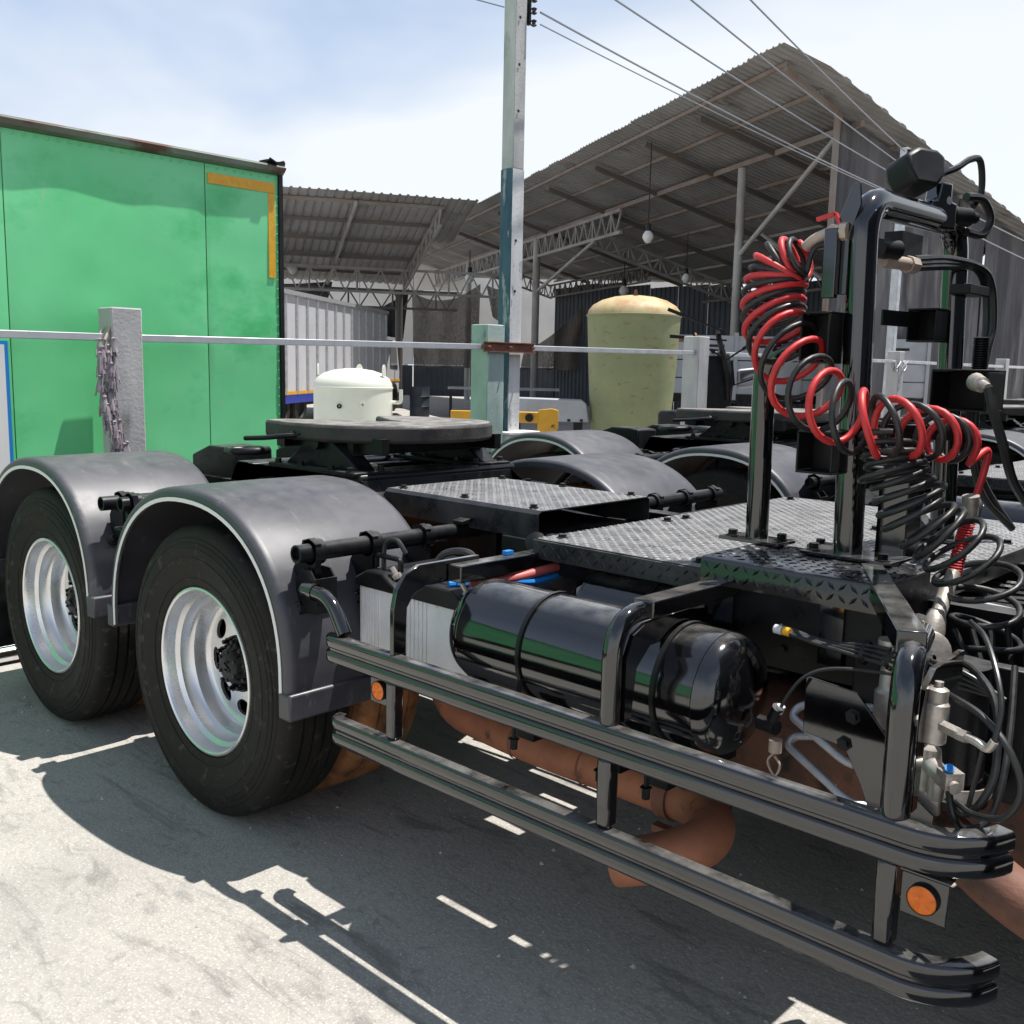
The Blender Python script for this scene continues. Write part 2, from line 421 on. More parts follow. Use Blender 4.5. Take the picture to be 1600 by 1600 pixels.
class MB:
    def __init__(s):
        s.v = []; s.f = []; s.mi = []; s.cur = 0
    def add(s, vs, fs):
        o = len(s.v)
        s.v += [Vector(v) for v in vs]
        for f in fs:
            s.f.append(tuple(i+o for i in f)); s.mi.append(s.cur)
        return s
    def box(s, x0, x1, y0, y1, z0, z1):
        vs = [(x, y, z) for z in (z0, z1) for y in (y0, y1) for x in (x0, x1)]
        return s.add(vs, [(0, 2, 3, 1), (4, 5, 7, 6), (0, 1, 5, 4), (2, 6, 7, 3), (0, 4, 6, 2), (1, 3, 7, 5)])
    def obox(s, c, sx, sy, sz, ux, uy, uz):
        c = Vector(c); ux = Vector(ux).normalized(); uy = Vector(uy).normalized(); uz = Vector(uz).normalized()
        vs = [c+ux*(sx/2*a)+uy*(sy/2*b)+uz*(sz/2*d) for d in (-1, 1) for b in (-1, 1) for a in (-1, 1)]
        return s.add(vs, [(0, 2, 3, 1), (4, 5, 7, 6), (0, 1, 5, 4), (2, 6, 7, 3), (0, 4, 6, 2), (1, 3, 7, 5)])
    def bar(s, p, q, w_, h_, upv=(0, 0, 1)):
        p = Vector(p); q = Vector(q); d = (q-p)
        L = d.length; d.normalize(); u = Vector(upv)
        if abs(d.dot(u)) > 0.98: u = Vector((1, 0, 0))
        sx = d.cross(u).normalized(); u = sx.cross(d)
        return s.obox((p+q)/2, L, w_, h_, d, sx, u)
    def tube(s, pts, r, n=10, caps=True, closed=False):
        pts = [Vector(p) for p in pts]
        fr = frames(pts)
        vs = []
        for i, p in enumerate(pts):
            rr = r[i] if isinstance(r, (list, tuple)) else r
            for k in range(n):
                a = 2*PI*k/n
                vs.append(p+fr[i][1]*(math.cos(a)*rr)+fr[i][2]*(math.sin(a)*rr))
        fs = []
        m_ = len(pts)
        for i in range(m_-1):
            for k in range(n):
                fs.append((i*n+k, i*n+(k+1) % n, (i+1)*n+(k+1) % n, (i+1)*n+k))
        if caps:
            fs.append(tuple(range(n-1, -1, -1))); fs.append(tuple((m_-1)*n+k for k in range(n)))
        return s.add(vs, fs)
    def lathe(s, prof, o, ax, n=32, caps=False):
        ax = Vector(ax).normalized(); o = Vector(o)
        u = ax.orthogonal().normalized(); v = ax.cross(u)
        vs = []; fs = []
        for t_, r_ in prof:
            for k in range(n):
                a = 2*PI*k/n
                vs.append(o+ax*t_+u*(math.cos(a)*r_)+v*(math.sin(a)*r_))
        for i in range(len(prof)-1):
            for k in range(n):
                fs.append((i*n+k, i*n+(k+1) % n, (i+1)*n+(k+1) % n, (i+1)*n+k))
        if caps:
            fs.append(tuple(range(n))); fs.append(tuple((len(prof)-1)*n+k for k in range(n)))
        return s.add(vs, fs)
    def prism(s, poly, o, u, v, wv):
        o = Vector(o); u = Vector(u); v = Vector(v); wv = Vector(wv)
        n = len(poly)
        vs = [o+u*a+v*b for a, b in poly]+[o+u*a+v*b+wv for a, b in poly]
        fs = [tuple(range(n)), tuple(range(2*n-1, n-1, -1))]+[(i, (i+1) % n, n+(i+1) % n, n+i) for i in range(n)]
        return s.add(vs, fs)
    def sweep(s, prof, path, side, closed_prof=True, caps=True):
        # prof: (a,b): a along 'out' (horizontal normal of path), b along z ; path in plan
        pts = [Vector(p) for p in path]; n = len(prof); vs = []; fs = []
        for i, p in enumerate(pts):
            a = pts[max(0, i-1)]; b = pts[min(len(pts)-1, i+1)]
            t_ = (b-a).normalized(); out = Vector((t_.y, -t_.x, 0)).normalized()*side
            for (q, z) in prof:
                vs.append(p+out*q+Vector((0, 0, z)))
        mm = n if closed_prof else n-1
        for i in range(len(pts)-1):
            for k in range(mm):
                fs.append((i*n+k, i*n+(k+1) % n, (i+1)*n+(k+1) % n, (i+1)*n+k))
        if caps and closed_prof:
            fs.append(tuple(range(n))); fs.append(tuple((len(pts)-1)*n+k for k in range(n)))
        return s.add(vs, fs)
    def hexbolt(s, p, ax, r=0.013, h=0.014):
        s.lathe([(0, r*1.5), (0.003, r*1.5), (0.0031, r), (h, r), (h+0.0001, 0.0005)], p, ax, 6)
        return s
    def mirror_y(s, yc):
        for v in s.v: v.y = 2*yc-v.y
        return s

def world_loc(o):
    L = Vector((0, 0, 0))
    while o is not None:
        L = L+o.location; o = o.parent
    return L

def mesh_from(mb, name, mats, off, sharp=38):
    me = bpy.data.meshes.new(name)
    me.from_pydata([v-off for v in mb.v], [], mb.f)
    if not isinstance(mats, (list, tuple)): mats = [mats]
    for m_ in mats: me.materials.append(m_)
    if len(mats) > 1: me.polygons.foreach_set('material_index', mb.mi)
    bm = bmesh.new(); bm.from_mesh(me)
    bmesh.ops.recalc_face_normals(bm, faces=bm.faces)
    bm.to_mesh(me); bm.free()
    me.shade_smooth()
    me.set_sharp_from_angle(angle=R(sharp))
    return me

def bev(o, wd, seg=2):
    b = o.modifiers.new('bevel', 'BEVEL')
    b.width = wd; b.segments = seg; b.limit_method = 'ANGLE'; b.angle_limit = R(40)
    b.harden_normals = False
    return o

def root(name, label, cat, loc=(0, 0, 0), group=None):
    o = bpy.data.objects.new(name, None)
    o.empty_display_size = 0.2
    COL.objects.link(o); o.location = loc
    o['label'] = label; o['category'] = cat
    if group: o['group'] = group
    return o

def part(mb, name, mat, parent, bevel=0, sharp=38, kind=None):
    off = world_loc(parent)
    o = bpy.data.objects.new(name, mesh_from(mb, name, mat, off, sharp))
    COL.objects.link(o); o.parent = parent
    if bevel: bev(o, bevel)
    if kind or name in STUFFN: o['kind'] = kind or 'stuff'
    return o
STUFFN = {'flange_bolts', 'pedestal_bolts', 'cover_bolts', 'deck_bolts', 'foot_bolts', 'rivets', 'tie_wire', 'grease', 'air_lines', 'cable_ties', 'case_ribs',
          'bracket_bolts', 'lamp_bolts', 'reflector_ribs', 'slots', 'torn_corner_seal', 'bolt_holes', 'insulators', 'tie_rods', 'plate_ribs', 'frame_bolts', 'cap_screws', 'conduit'}

def thing(mb, name, mat, label, cat, group=None, bevel=0, sharp=38):
    xs = [v.x for v in mb.v]; ys = [v.y for v in mb.v]; zs = [v.z for v in mb.v]
    off = Vector(((min(xs)+max(xs))/2, (min(ys)+max(ys))/2, min(zs)))
    o = bpy.data.objects.new(name, mesh_from(mb, name, mat, off, sharp))
    COL.objects.link(o); o.location = off
    o['label'] = label; o['category'] = cat
    if group: o['group'] = group
    if bevel: bev(o, bevel)
    return o

def structure(mb, name, mat, kind='structure'):
    o = bpy.data.objects.new(name, mesh_from(mb, name, mat, Vector((0, 0, 0))))
    COL.objects.link(o); o['kind'] = kind
    return o

def inst(src, parent, delta, name=None):
    o = src.copy(); COL.objects.link(o); o.parent = parent; o.location = src.location+Vector(delta)
    if name: o.name = name
    return o

def copy_tree(o, parent=None, skip=()):
    c = o.copy(); COL.objects.link(c); c.parent = parent
    for ch in KIDS(o):
        if ch.name.split('.')[0] in skip: continue
        copy_tree(ch, c, skip)
    return c
def KIDS(o):
    return [k for k in COL.objects if k.parent == o]

# ------------------------------------------------------------------ ground
mb = MB()
mb.add([(-400, -400, 0), (400, -400, 0), (400, 400, 0), (-400, 400, 0)], [(0, 1, 2, 3)])
structure(mb, 'ground', GROUND)
mb = MB()
for i in range(1500):
    x = random.uniform(-2.2, 2.9); y = random.uniform(-1.6, 1.2); r = random.uniform(.0015, .0045) if random.random() < .93 else random.uniform(.006, .011)
    vs = [(x+r*math.cos(k*1.57+i)*random.uniform(.7, 1.2), y+r*math.sin(k*1.57+i)*random.uniform(.7, 1.2), 0.0005) for k in range(4)]
    mb.add(vs+[(x, y, r*random.uniform(.6, 1.0))], [(0, 1, 4), (1, 2, 4), (2, 3, 4), (3, 0, 4)])
structure(mb, 'grit', CONC, 'stuff')

# ------------------------------------------------------------------ corrugated sheets
def corr(P, U, L, Nn, width, length, pitch, depth, seg=2, length1=None):
    """ribbed sheet: ribs run along L (unit), spaced along U (unit), raised along Nn"""
    P = Vector(P); U = Vector(U); L = Vector(L); Nn = Vector(Nn)
    prof = []
    x = 0.0
    while x < width-1e-6:
        for f, h in ((0, 0), (0.62, 0), (0.72, 1), (0.90, 1)):
            xx = x+f*pitch
            if xx <= width+1e-6: prof.append((xx, h*depth))
        x += pitch
    prof.append((width, 0))
    mb_ = MB(); n = len(prof); vs = []; fs = []
    for j in range(seg+1):
        for (a, h) in prof:
            ll = length if length1 is None else length+(length1-length)*a/width
            vs.append(P+U*a+L*(ll*j/seg)+Nn*h)
    for j in range(seg):
        for k in range(n-1): fs.append((j*n+k, j*n+k+1, (j+1)*n+k+1, (j+1)*n+k))
    return mb_.add(vs, fs)

def truss(mb_, A_, B_, h, n, wch=0.07, wweb=0.035, dv=(0, 0, -1), first=0):
    A_ = Vector(A_); B_ = Vector(B_); dv = Vector(dv)*h
    mb_.bar(A_, B_, wch, wch); mb_.bar(A_+dv, B_+dv, wch, wch)
    for i in range(n):
        p = A_.lerp(B_, i/n); q = A_.lerp(B_, (i+1)/n); mid = p.lerp(q, 0.5)+dv
        mb_.bar(p, mid, wweb, wweb); mb_.bar(mid, q, wweb, wweb)
        if i % 2: mb_.bar(p, p+dv, wweb, wweb)
    return mb_

# ------------------------------------------------------------------ large open shed
A0 = Vector((-6.18, 14.34, 7.0)); D1 = Vector((-0.877, 0.480, 0)); EH = Vector((0.480, 0.877, 0)); SL = 0.30
def RP(a, b, dz=0.0): return A0+D1*a+EH*b+Vector((0, 0, -SL*b+dz))
eS = (EH+Vector((0, 0, -SL)))
eL = eS.length; eSn = eS.normalized(); rN = D1.cross(eSn).normalized()
if rN.z < 0: rN = -rN
shed = root('open_shed', 'tall open-sided steel shed with weathered sloping corrugated roof behind the fence', 'shed', (RP(20, 5).x, RP(20, 5).y, 0))
def bmax(a):
    e = (a+0.75)/0.33
    far = 8.6 if a < 14 else max(3.1, 8.6-(a-14)*0.25)
    return min(e, far)
a = -0.45
while a < 44:
    wd = 0.38 if a < 4.1 else 0.76
    mbx = corr(RP(a, -0.05+random.uniform(-.02, .02), random.uniform(0, .012)), D1, eSn, rN, wd+0.02, (bmax(a)+random.uniform(.0, .12))*eL, 0.19, 0.035, 2, (bmax(a+wd)+random.uniform(.0, .12))*eL)
    part(mbx, 'roof_sheet', ROOF, shed)
    a += wd
for b, mt_, a0, a1 in ((0.35, RUSTB, 0.0, 44), (1.3, RUSTB, 0.35, 44), (3.5, RUSTB, 1.0, 34), (4.6, RUSTB, 1.35, 30), (5.7, GBEAM, 1.7, 26), (6.8, GBEAM, 2.1, 21), (7.9, GBEAM, 2.4, 16)):
    part(MB().bar(RP(a0, b, -.05), RP(a1, b, -.05), 0.05, 0.075), 'purlin', mt_, shed)
part(MB().bar(RP(0.0, 0.3, -.16), RP(0.72, 2.0, -.14), 0.06, 0.09), 'verge_beam', RUSTB, shed)
part(MB().bar(RP(0.5, 2.3, -.17), RP(44, 2.3, -.17), 0.07, 0.11), 'eave_beam', RUSTB, shed)
part(truss(MB(), RP(11.3, 2.3, -.25), RP(44, 2.3, -.25), 0.62, 46, 0.09, 0.045), 'truss', GBEAM, shed)
for a in (3.4, 6.0, 9.0, 12.5, 17.5, 23):
    part(MB().bar(RP(a, 0.5, -.17), RP(a, bmax(a)-.2, -.17), 0.07, 0.12), 'rafter', DBEAM, shed)
for a, wch in ((14.5, .08), (26, .08)):
    part(truss(MB(), RP(a, 2.3, -.3), RP(a, min(8, bmax(a)), -.3), 0.5, 10, wch, 0.04), 'truss', GBEAM, shed)
for b, a0, a1 in ((7.6, 3, 16), (5.5, 16, 26)):
    part(truss(MB(), RP(a0, b, -.3), RP(a1, b, -.3), 0.5, 16, .07, .04), 'truss', DBEAM, shed)
COLS = [(4.7, 2.3, 0.10), (18.6, 2.3, 0.13), (27.7, 2.3, 0.13), (41, 2.3, 0.15), (6.2, 7.4, 0.10), (13.5, 7.4, .1)]
for a, b, r in COLS:
    P = RP(a, b, -.25)
    part(MB().lathe([(0, r*1.0), (P.z, r*1.0)], (P.x, P.y, 0), (0, 0, 1), 14, True), 'column', COLM, shed)
def brace(p, q, mt_=COLM): part(MB().tube([p, q], 0.055, 8), 'brace', mt_, shed)
cz = lambda a, b, z: Vector((RP(a, b).x, RP(a, b).y, z))
brace(cz(4.7, 2.3, 4.15), RP(1.25, 2.3, -.25)); brace(cz(18.6, 2.3, 4.2), RP(13.2, 2.3, -.9))
brace(cz(6.2, 7.4, 2.9), RP(8.2, 5.0, -.3)); brace(cz(6.2, 7.4, 3.3), RP(9.5, 7.4, -.3)); brace(cz(6.2, 7.4, 3.3), RP(4.5, 7.4, -.3))
# right-hand wall of separate weathered sheets under the verge
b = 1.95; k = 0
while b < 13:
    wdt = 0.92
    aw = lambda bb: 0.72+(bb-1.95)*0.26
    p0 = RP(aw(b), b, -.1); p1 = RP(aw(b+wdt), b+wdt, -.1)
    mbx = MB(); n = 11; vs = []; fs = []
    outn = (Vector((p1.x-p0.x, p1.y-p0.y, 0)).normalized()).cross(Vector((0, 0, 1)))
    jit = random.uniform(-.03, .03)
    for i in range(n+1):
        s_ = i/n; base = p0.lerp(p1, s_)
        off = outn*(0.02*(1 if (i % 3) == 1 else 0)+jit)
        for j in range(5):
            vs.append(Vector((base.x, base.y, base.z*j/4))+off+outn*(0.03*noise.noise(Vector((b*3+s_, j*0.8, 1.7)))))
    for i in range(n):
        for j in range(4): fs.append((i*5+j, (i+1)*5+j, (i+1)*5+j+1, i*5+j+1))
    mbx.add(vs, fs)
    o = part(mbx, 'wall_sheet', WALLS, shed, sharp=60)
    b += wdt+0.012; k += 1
part(MB().bar(cz(0.68, 1.88, 0), cz(0.68, 1.88, 6.33), 0.09, 0.09), 'corner_post', RUSTB, shed)
# dark sheet wall added along the back so the shed interior reads dark
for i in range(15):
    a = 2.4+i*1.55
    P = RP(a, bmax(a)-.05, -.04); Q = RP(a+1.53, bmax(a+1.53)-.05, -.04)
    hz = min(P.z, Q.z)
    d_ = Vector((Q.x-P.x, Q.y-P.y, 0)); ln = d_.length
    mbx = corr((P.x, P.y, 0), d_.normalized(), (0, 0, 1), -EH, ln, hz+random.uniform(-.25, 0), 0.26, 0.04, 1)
    part(mbx, 'dark_backing_sheet', WALLD, shed)

# ------------------------------------------------------------------ left wing roof
WC = Vector((-19.0, 18.7, 6.3)); dW = (D1+Vector((0, 0, -0.30))); dWl = dW.length; dWn = dW.normalized()
def WP(u, v, dz=0): return WC+EH*u+D1*v+Vector((0, 0, -0.30*v+dz))
wing = root('lean_to_roof', 'lower corrugated lean-to roof on trusses left of the utility pole', 'shed', (WP(-5, 3).x, WP(-5, 3).y, 0))
wN = dWn.cross(EH).normalized()
if wN.z < 0: wN = -wN
u = -12.0
while u < 0.2:
    part(corr(WP(u, -.1, random.uniform(0, .012)), EH, dWn, wN, 0.78, (6.6 if u < 0 else 3.0)*dWl, 0.26, 0.04), 'roof_sheet', ROOF, wing)
    u += 0.76
for v in (0.35, 1.6, 2.9, 4.2, 5.4):
    part(MB().bar(WP(-12, v, -.07), WP(0, v, -.07), 0.06, 0.09), 'purlin', RUSTB if v < .5 else DBEAM, wing)
for u in (-9.5, -7.2, -4.9, -2.6):
    part(MB().bar(WP(u, .2, -.15), WP(u, 6.3, -.15), 0.08, 0.10), 'rafter', GBEAM, wing)
part(truss(MB(), WP(-0.1, .3, -.15), WP(-0.1, 5.6, -.15), 0.45, 9, 0.07, .04), 'truss', GBEAM, wing)
part(truss(MB(), WP(-12, 4.6, -.25), WP(3.6, 4.6, -.25), 0.75, 20, 0.08, .045), 'truss', GBEAM, wing)
part(truss(MB(), WP(-12, 6.3, -.3), WP(2.0, 6.3, -.3), 0.6, 18, 0.08, .045), 'truss', DBEAM, wing)
for u in (-11.5, -0.1):
    P = WP(u, 6.3, -.3)
    part(MB().lathe([(0, .13), (P.z, .13)], (P.x, P.y, 0), (0, 0, 1), 12, True), 'column', DBEAM, wing)

# ------------------------------------------------------------------ white building behind, nets, air conditioner
BL = Vector((-41.5, 26.4, 0)); BR = Vector((-24.0, 43.0, 0)); bd = (BR-BL).normalized(); bn = bd.cross(Vector((0, 0, 1)))
bld = root('white_building', 'long white panelled building seen through the shed above dark blue sheeting', 'building', ((BL+BR)/2)[:])
nseg = 9; LL = (BR-BL).length
for i in range(nseg):
    p = BL+bd*(LL*i/nseg+0.02); q = BL+bd*(LL*(i+1)/nseg-0.02)
    part(MB().prism([(0, 1.55), ((q-p).length, 1.55), ((q-p).length, 5.2), (0, 5.2)], p, bd, (0, 0, 1), -bn*0.25), 'wall_panel', WALLW, bld)
    part(MB().prism([(0, 5.23), ((q-p).length, 5.23), ((q-p).length, 7.4), (0, 7.4)], p, bd, (0, 0, 1), -bn*0.25), 'wall_panel', WALLW, bld)
    part(corr(p, bd, (0, 0, 1), bn, (q-p).length, 1.5, 0.25, 0.04, 1), 'dado_sheet', WALLD, bld)
acp = BL+bd*12.6+Vector((0, 0, 3.0))+bn*0.35
ac = root('air_conditioner', 'outdoor air conditioner unit on the white building left of the olive tank', 'air conditioner', acp[:])
part(MB().obox(acp, 0.9, 0.35, 0.9, bd, bn, (0, 0, 1)), 'casing', BOXW, ac, bevel=.02)
part(MB().lathe([(0, .36), (.02, .36), (.021, .01)], acp+bn*0.18, bn, 24), 'fan_grille', BLKP, ac)

def net(p00, p10, p01, p11, name, label, mt_, sag=0.5, cols=14, group='shade nets hung at the back of the shed', tail=0):
    mbx = MB(); rows = 12; vs = []; fs = []
    P = [Vector(q) for q in (p00, p10, p01, p11)]
    for j in range(rows+1):
        for i in range(cols+1):
            s_ = i/cols; t_ = j/rows
            q = (P[0]*(1-s_)+P[1]*s_)*(1-t_)+(P[2]*(1-s_)+P[3]*s_)*t_
            q = q+Vector((0, 0, -sag*4*s_*(1-s_)*(1-t_)))+bn*(0.10*math.sin(s_*17+t_*1.5)+0.15*noise.noise(Vector((s_*4, t_*3, p00[0]))))
            vs.append(q)
    for j in range(rows):
        for i in range(cols): fs.append((j*(cols+1)+i, j*(cols+1)+i+1, (j+1)*(cols+1)+i+1, (j+1)*(cols+1)+i))
    mbx.add(vs, fs)
    o = thing(mbx, name, mt_, label, 'shade net', group, sharp=80)
    return o
net((-29.5, 26.5, 4.55), (-27.35, 28.4, 4.95), (-29.4, 26.55, 1.45), (-27.4, 28.35, 1.45), 'shade_net', 'grey striped shade net between the two dark columns left of the pole', NETG)
net((-27.2, 28.6, 4.9), (-26.3, 29.4, 4.75), (-27.0, 28.8, 3.6), (-26.5, 29.3, 3.1), 'shade_net', 'short torn shade net directly left of the utility pole', NETG, sag=.1)
net((-26.0, 29.7, 2.2), (-23.8, 31.3, 4.5), (-26.1, 29.6, 1.4), (-23.9, 31.2, 1.45), 'shade_net', 'brown grey shade net between the utility pole and the olive tank', NETG, sag=.3)
net((-29.3, 24.0, 3.6), (-27.85, 24.9, 4.55), (-28.9, 24.2, 2.7), (-28.0, 24.75, 2.55), 'shade_net', 'black torn shade net beside the grey box truck roof', NETB, sag=.15)
net((-34.0, 20.5, 4.75), (-30.6, 23.2, 4.8), (-34.0, 20.5, 3.5), (-30.8, 23.0, 3.6), 'shade_net', 'black shade net strip above the grey box truck next to green box', NETB, sag=.1)

# hanging bulbs
def lamp(p, s_, drop, label):
    p = Vector(p)
    o = root('hanging_lamp', label, 'lamp', (p-Vector((0, 0, .2*s_)))[:], 'bare bulbs hung under the shed roof')
    part(MB().lathe([(-.17*s_, .01), (-.15*s_, .06*s_), (-.07*s_, .11*s_), (.0, .10*s_), (.07*s_, .05*s_)], p, (0, 0, 1), 14), 'bulb', GLASSB, o)
    part(MB().lathe([(.06*s_, .055*s_), (.2*s_, .05*s_), (.22*s_, .005)], p, (0, 0, 1), 10), 'socket', BLKP, o)
    part(MB().tube([p+Vector((0, 0, .2*s_)), p+Vector((0, 0, drop))], .012*s_, 6), 'cord', BLKP, o)
lamp((-10.08, 14.16+2.2, 4.45), 1.1, 1.9, 'bare hanging bulb under the roof right of the utility pole')
lamp((-25.47, 17.81, 4.7), 1.6, 1.0, 'bare hanging bulb beside the top of the green box')
lamp((-23.4, 23.94, 4.75), 1.5, .9, 'bare hanging bulb just left of the utility pole')
lamp((-13.11, 22.39, 4.16), 1.1, 1.2, 'bare hanging bulb above the right of the olive tank')
lamp((-18.07, 26.07, 4.25), 1.5, 1.2, 'small bare bulb hanging above the olive tank dome')

# ------------------------------------------------------------------ green box body
cont = root('green_box_container', 'faded green box container with yellow corner tape behind the fence', 'container', (-4.0, -3.0, 0))
XF = -2.80
part(MB().box(-5.2, XF-0.02, -9.0, 2.20, 0.55, 2.84), 'body', GREEN, cont)
seams = [2.20, 1.66, 0.445, -0.77, -1.985, -3.2, -4.4, -5.6, -6.8, -8.0, -9.0]
for i in range(len(seams)-1):
    y1 = seams[i]-.003; y0 = seams[i+1]+.003
    mbx = MB(); nx, nzz = 24, 40; vs = []; fs = []
    for a in range(nx+1):
        for c in range(nzz+1):
            y = y0+(y1-y0)*a/nx; z = 0.6+(2.22)*c/nzz
            ed = min(a, nx-a, c, nzz-c)
            d = 0.0 if ed == 0 else 0.010*noise.noise(Vector((y*1.9, z*1.3, 3.1)))+0.003*noise.noise(Vector((y*5, z*4, 9)))+0.004
            vs.append((XF+d-0.006, y, z))
    for a in range(nx):
        for c in range(nzz): fs.append((a*(nzz+1)+c, (a+1)*(nzz+1)+c, (a+1)*(nzz+1)+c+1, a*(nzz+1)+c+1))
    mbx.add(vs, fs)
    part(mbx, 'side_panel', GREEN, cont, sharp=80)
part(MB().prism([(0, 2.822), (.012, 2.822), (.045, 2.835), (.05, 2.865), (.03, 2.880), (-.08, 2.885), (-.08, 2.822)], (XF, -9.0, 0), (1, 0, 0), (0, 0, 1), (0, 11.22, 0)), 'roof_rail', GRAIL, cont)
mbx = MB()
for i in range(24):
    t_ = random.random()
    c = Vector((XF-0.02+random.uniform(-.05, .04), 2.19+random.uniform(-.09, .05), 2.88+random.uniform(-.03, .03)))
    mbx.obox(c, random.uniform(.03, .09), random.uniform(.02, .07), random.uniform(.008, .03), (1, random.uniform(-1, 1), 0.2), (0, 1, random.uniform(-.5, .5)), (0, 0.2, 1))
part(mbx, 'torn_corner_seal', BLKP, cont)
part(MB().box(XF-.05, XF+.012, 2.195, 2.225, .5, 2.84), 'corner_trim', BLKP, cont)
mbx = MB()
for i in range(40):
    mbx.lathe([(0, .009), (.004, .006), (.005, .0005)], (XF, -0.3+i*0.062, 2.80), (1, 0, 0), 6)
for i in range(36):
    mbx.lathe([(0, .008), (.005, .006), (.006, .0005)], (XF, 2.182, 0.7+i*0.06), (1, 0, 0), 6)
part(mbx, 'rivets', GREEN, cont)
part(MB().box(XF+.001, XF+.006, 1.675, 2.165, 2.70, 2.765), 'yellow_tape', YTAPE, cont)
part(MB().box(XF+.001, XF+.006, 2.115, 2.165, 2.15, 2.697), 'yellow_tape', YTAPE, cont)
part(MB().box(XF+.001, XF+.008, -0.6, 0.405, 0.80, 1.66), 'notice_board', WHT, cont)
part(MB().prism([(-.62, .78), (.425, .78), (.425, 1.68), (-.62, 1.68)], (XF+.0006, 0, 0), (0, 1, 0), (0, 0, 1), (.005, 0, 0)), 'notice_border', BLUE, cont)
for y in (-8, -6.5, -1.5, 1.2):
    part(MB().box(-5.0, -3.0, y-.15, y+.15, 0, .56), 'support_block', CONC, cont, bevel=.02)

# ------------------------------------------------------------------ fence along the yard edge
fence = root('post_and_rail_fence', 'concrete posts joined by a single grey steel rail behind the trucks', 'fence', (-2.6, 6.0, 0))
def fpost(x, y, w_, h, mt_=CONC):
    mbx = MB(); n = 10; vs = []; fs = []
    for j in range(n+1):
        z = h*j/n
        for (sx, sy) in ((-1, -1), (1, -1), (1, 1), (-1, 1)):
            jt = 0.004*noise.noise(Vector((sx*3, sy*5, z*4+y)))
            vs.append((x+sx*(w_/2+jt), y+sy*(w_/2+jt), z))
    for j in range(n):
        for k in range(4): fs.append((j*4+k, j*4+(k+1) % 4, (j+1)*4+(k+1) % 4, (j+1)*4+k))
    fs.append(tuple(n*4+k for k in range(4)))
    mbx.add(vs, fs)
    return part(mbx, 'post', mt_, fence, bevel=.008)
fpost(-2.62, 0.99, 0.18, 1.885)
for y, w_, h in ((-2.2, .18, 1.88), (7.02, .19, 1.93), (11.95, .17, 1.90), (16.3, .17, 1.88), (21, .17, 1.88)):
    fpost(-2.62, y, w_, h)
RZ = [(-8, 1.70), (-2.2, 1.705), (0.99, 1.715), (4.05, 1.745), (7.02, 1.765), (11.95, 1.76), (16.3, 1.75), (21, 1.75), (26, 1.75)]
for (y0, z0), (y1, z1) in zip(RZ[:-1], RZ[1:]):
    part(MB().bar((-2.58, y0+.06, z0), (-2.58, y1-.06, z1), .042, .042), 'rail', STEEL, fence, bevel=.004)
mbx = MB()
for i in range(10):
    a = random.uniform(0, 6)
    mbx.tube(smooth([(-2.55+.06*math.cos(a+k*1.1+i), 11.7+.12*k*random.uniform(.5, 1.2), 1.70+.07*math.sin(a+k*1.7)) for k in range(5)], 4), .006, 5)
part(mbx, 'tie_wire', STEEL, fence)

# stub post, tall pole and its hardware
pole = root('utility_pole', 'tall square concrete pole with flaking blue and white paint', 'pole', (-2.68, 4.33, 0))
mbx = MB()
def sq(x, y, hw, z0, z1, mbx):
    vs = [(x-hw, y-hw, z0), (x+hw, y-hw, z0), (x+hw, y+hw, z0), (x-hw, y+hw, z0), (x-hw, y-hw, z1), (x+hw, y-hw, z1), (x+hw, y+hw, z1), (x-hw, y+hw, z1)]
    mbx.cur = 0; mbx.add(vs, [(0, 1, 5, 4), (3, 0, 4, 7), (4, 5, 6, 7)])
    mbx.cur = 1; mbx.add(vs, [(1, 2, 6, 5), (2, 3, 7, 6)])
sq(-2.68, 4.33, .068, 0, 3.16, mbx)
part(mbx, 'painted_shaft', [POLEB, POLEW], pole, bevel=.006)
part(MB().box(-2.744, -2.616, 4.266, 4.394, 3.161, 7.2), 'upper_shaft', CONC, pole, bevel=.006)
part(MB().box(-2.83, -2.50, 4.16, 4.50, 0, 1.04), 'plinth', POLEW, pole, bevel=.012)
part(MB().box(-2.85, -2.48, 4.14, 4.52, 1.041, 1.065), 'plinth_cap', WALLW, pole, bevel=.006)
mbx = MB()
for z in (3.6, 3.95, 4.3, 2.6, 2.2): mbx.lathe([(0, .012), (.003, .012), (.0031, .001)], (-2.611, 4.31, z), (1, 0, 0), 8)
part(mbx, 'bolt_holes', BLKP, pole)
ins = part(MB().bar((-2.62, 4.42, 4.27), (-2.62, 4.42, 4.49), .02, .03), 'insulator_bracket', BLKD, pole)
for z in (4.29, 4.38, 4.47):
    part(MB().lathe([(-.025, .014), (-.016, .026), (-.004, .015), (.004, .015), (.016, .026), (.025, .014)], (-2.60, 4.455, z), (0, 0, 1), 12, True), 'insulator', INSUL, ins)
stub = thing(MB().box(-2.72, -2.53, 3.93, 4.12, 0, 1.92), 'stub_post', CONCG, 'short pale green concrete post strapped to the painted utility pole', 'post', bevel=.008)
cl = root('steel_clamp', 'rusty steel channel clamping the pale green post to the pole', 'clamp', (-2.6, 4.2, 1.70))
part(MB().prism([(-.035, -.04), (.0, -.04), (.0, -.032), (-.027, -.032), (-.027, .032), (0, .032), (0, .04), (-.035, .04)], (-2.495, 3.88, 1.745), (1, 0, 0), (0, 0, 1), (0, .58, 0)), 'channel', RUST, cl)
mbx = MB()
for y in (3.91, 4.15, 4.42): mbx.lathe([(-.25, .009), (.02, .009), (.0201, .001)], (-2.497, y, 1.745), (1, 0, 0), 8)
part(mbx, 'tie_rods', RUST, cl)

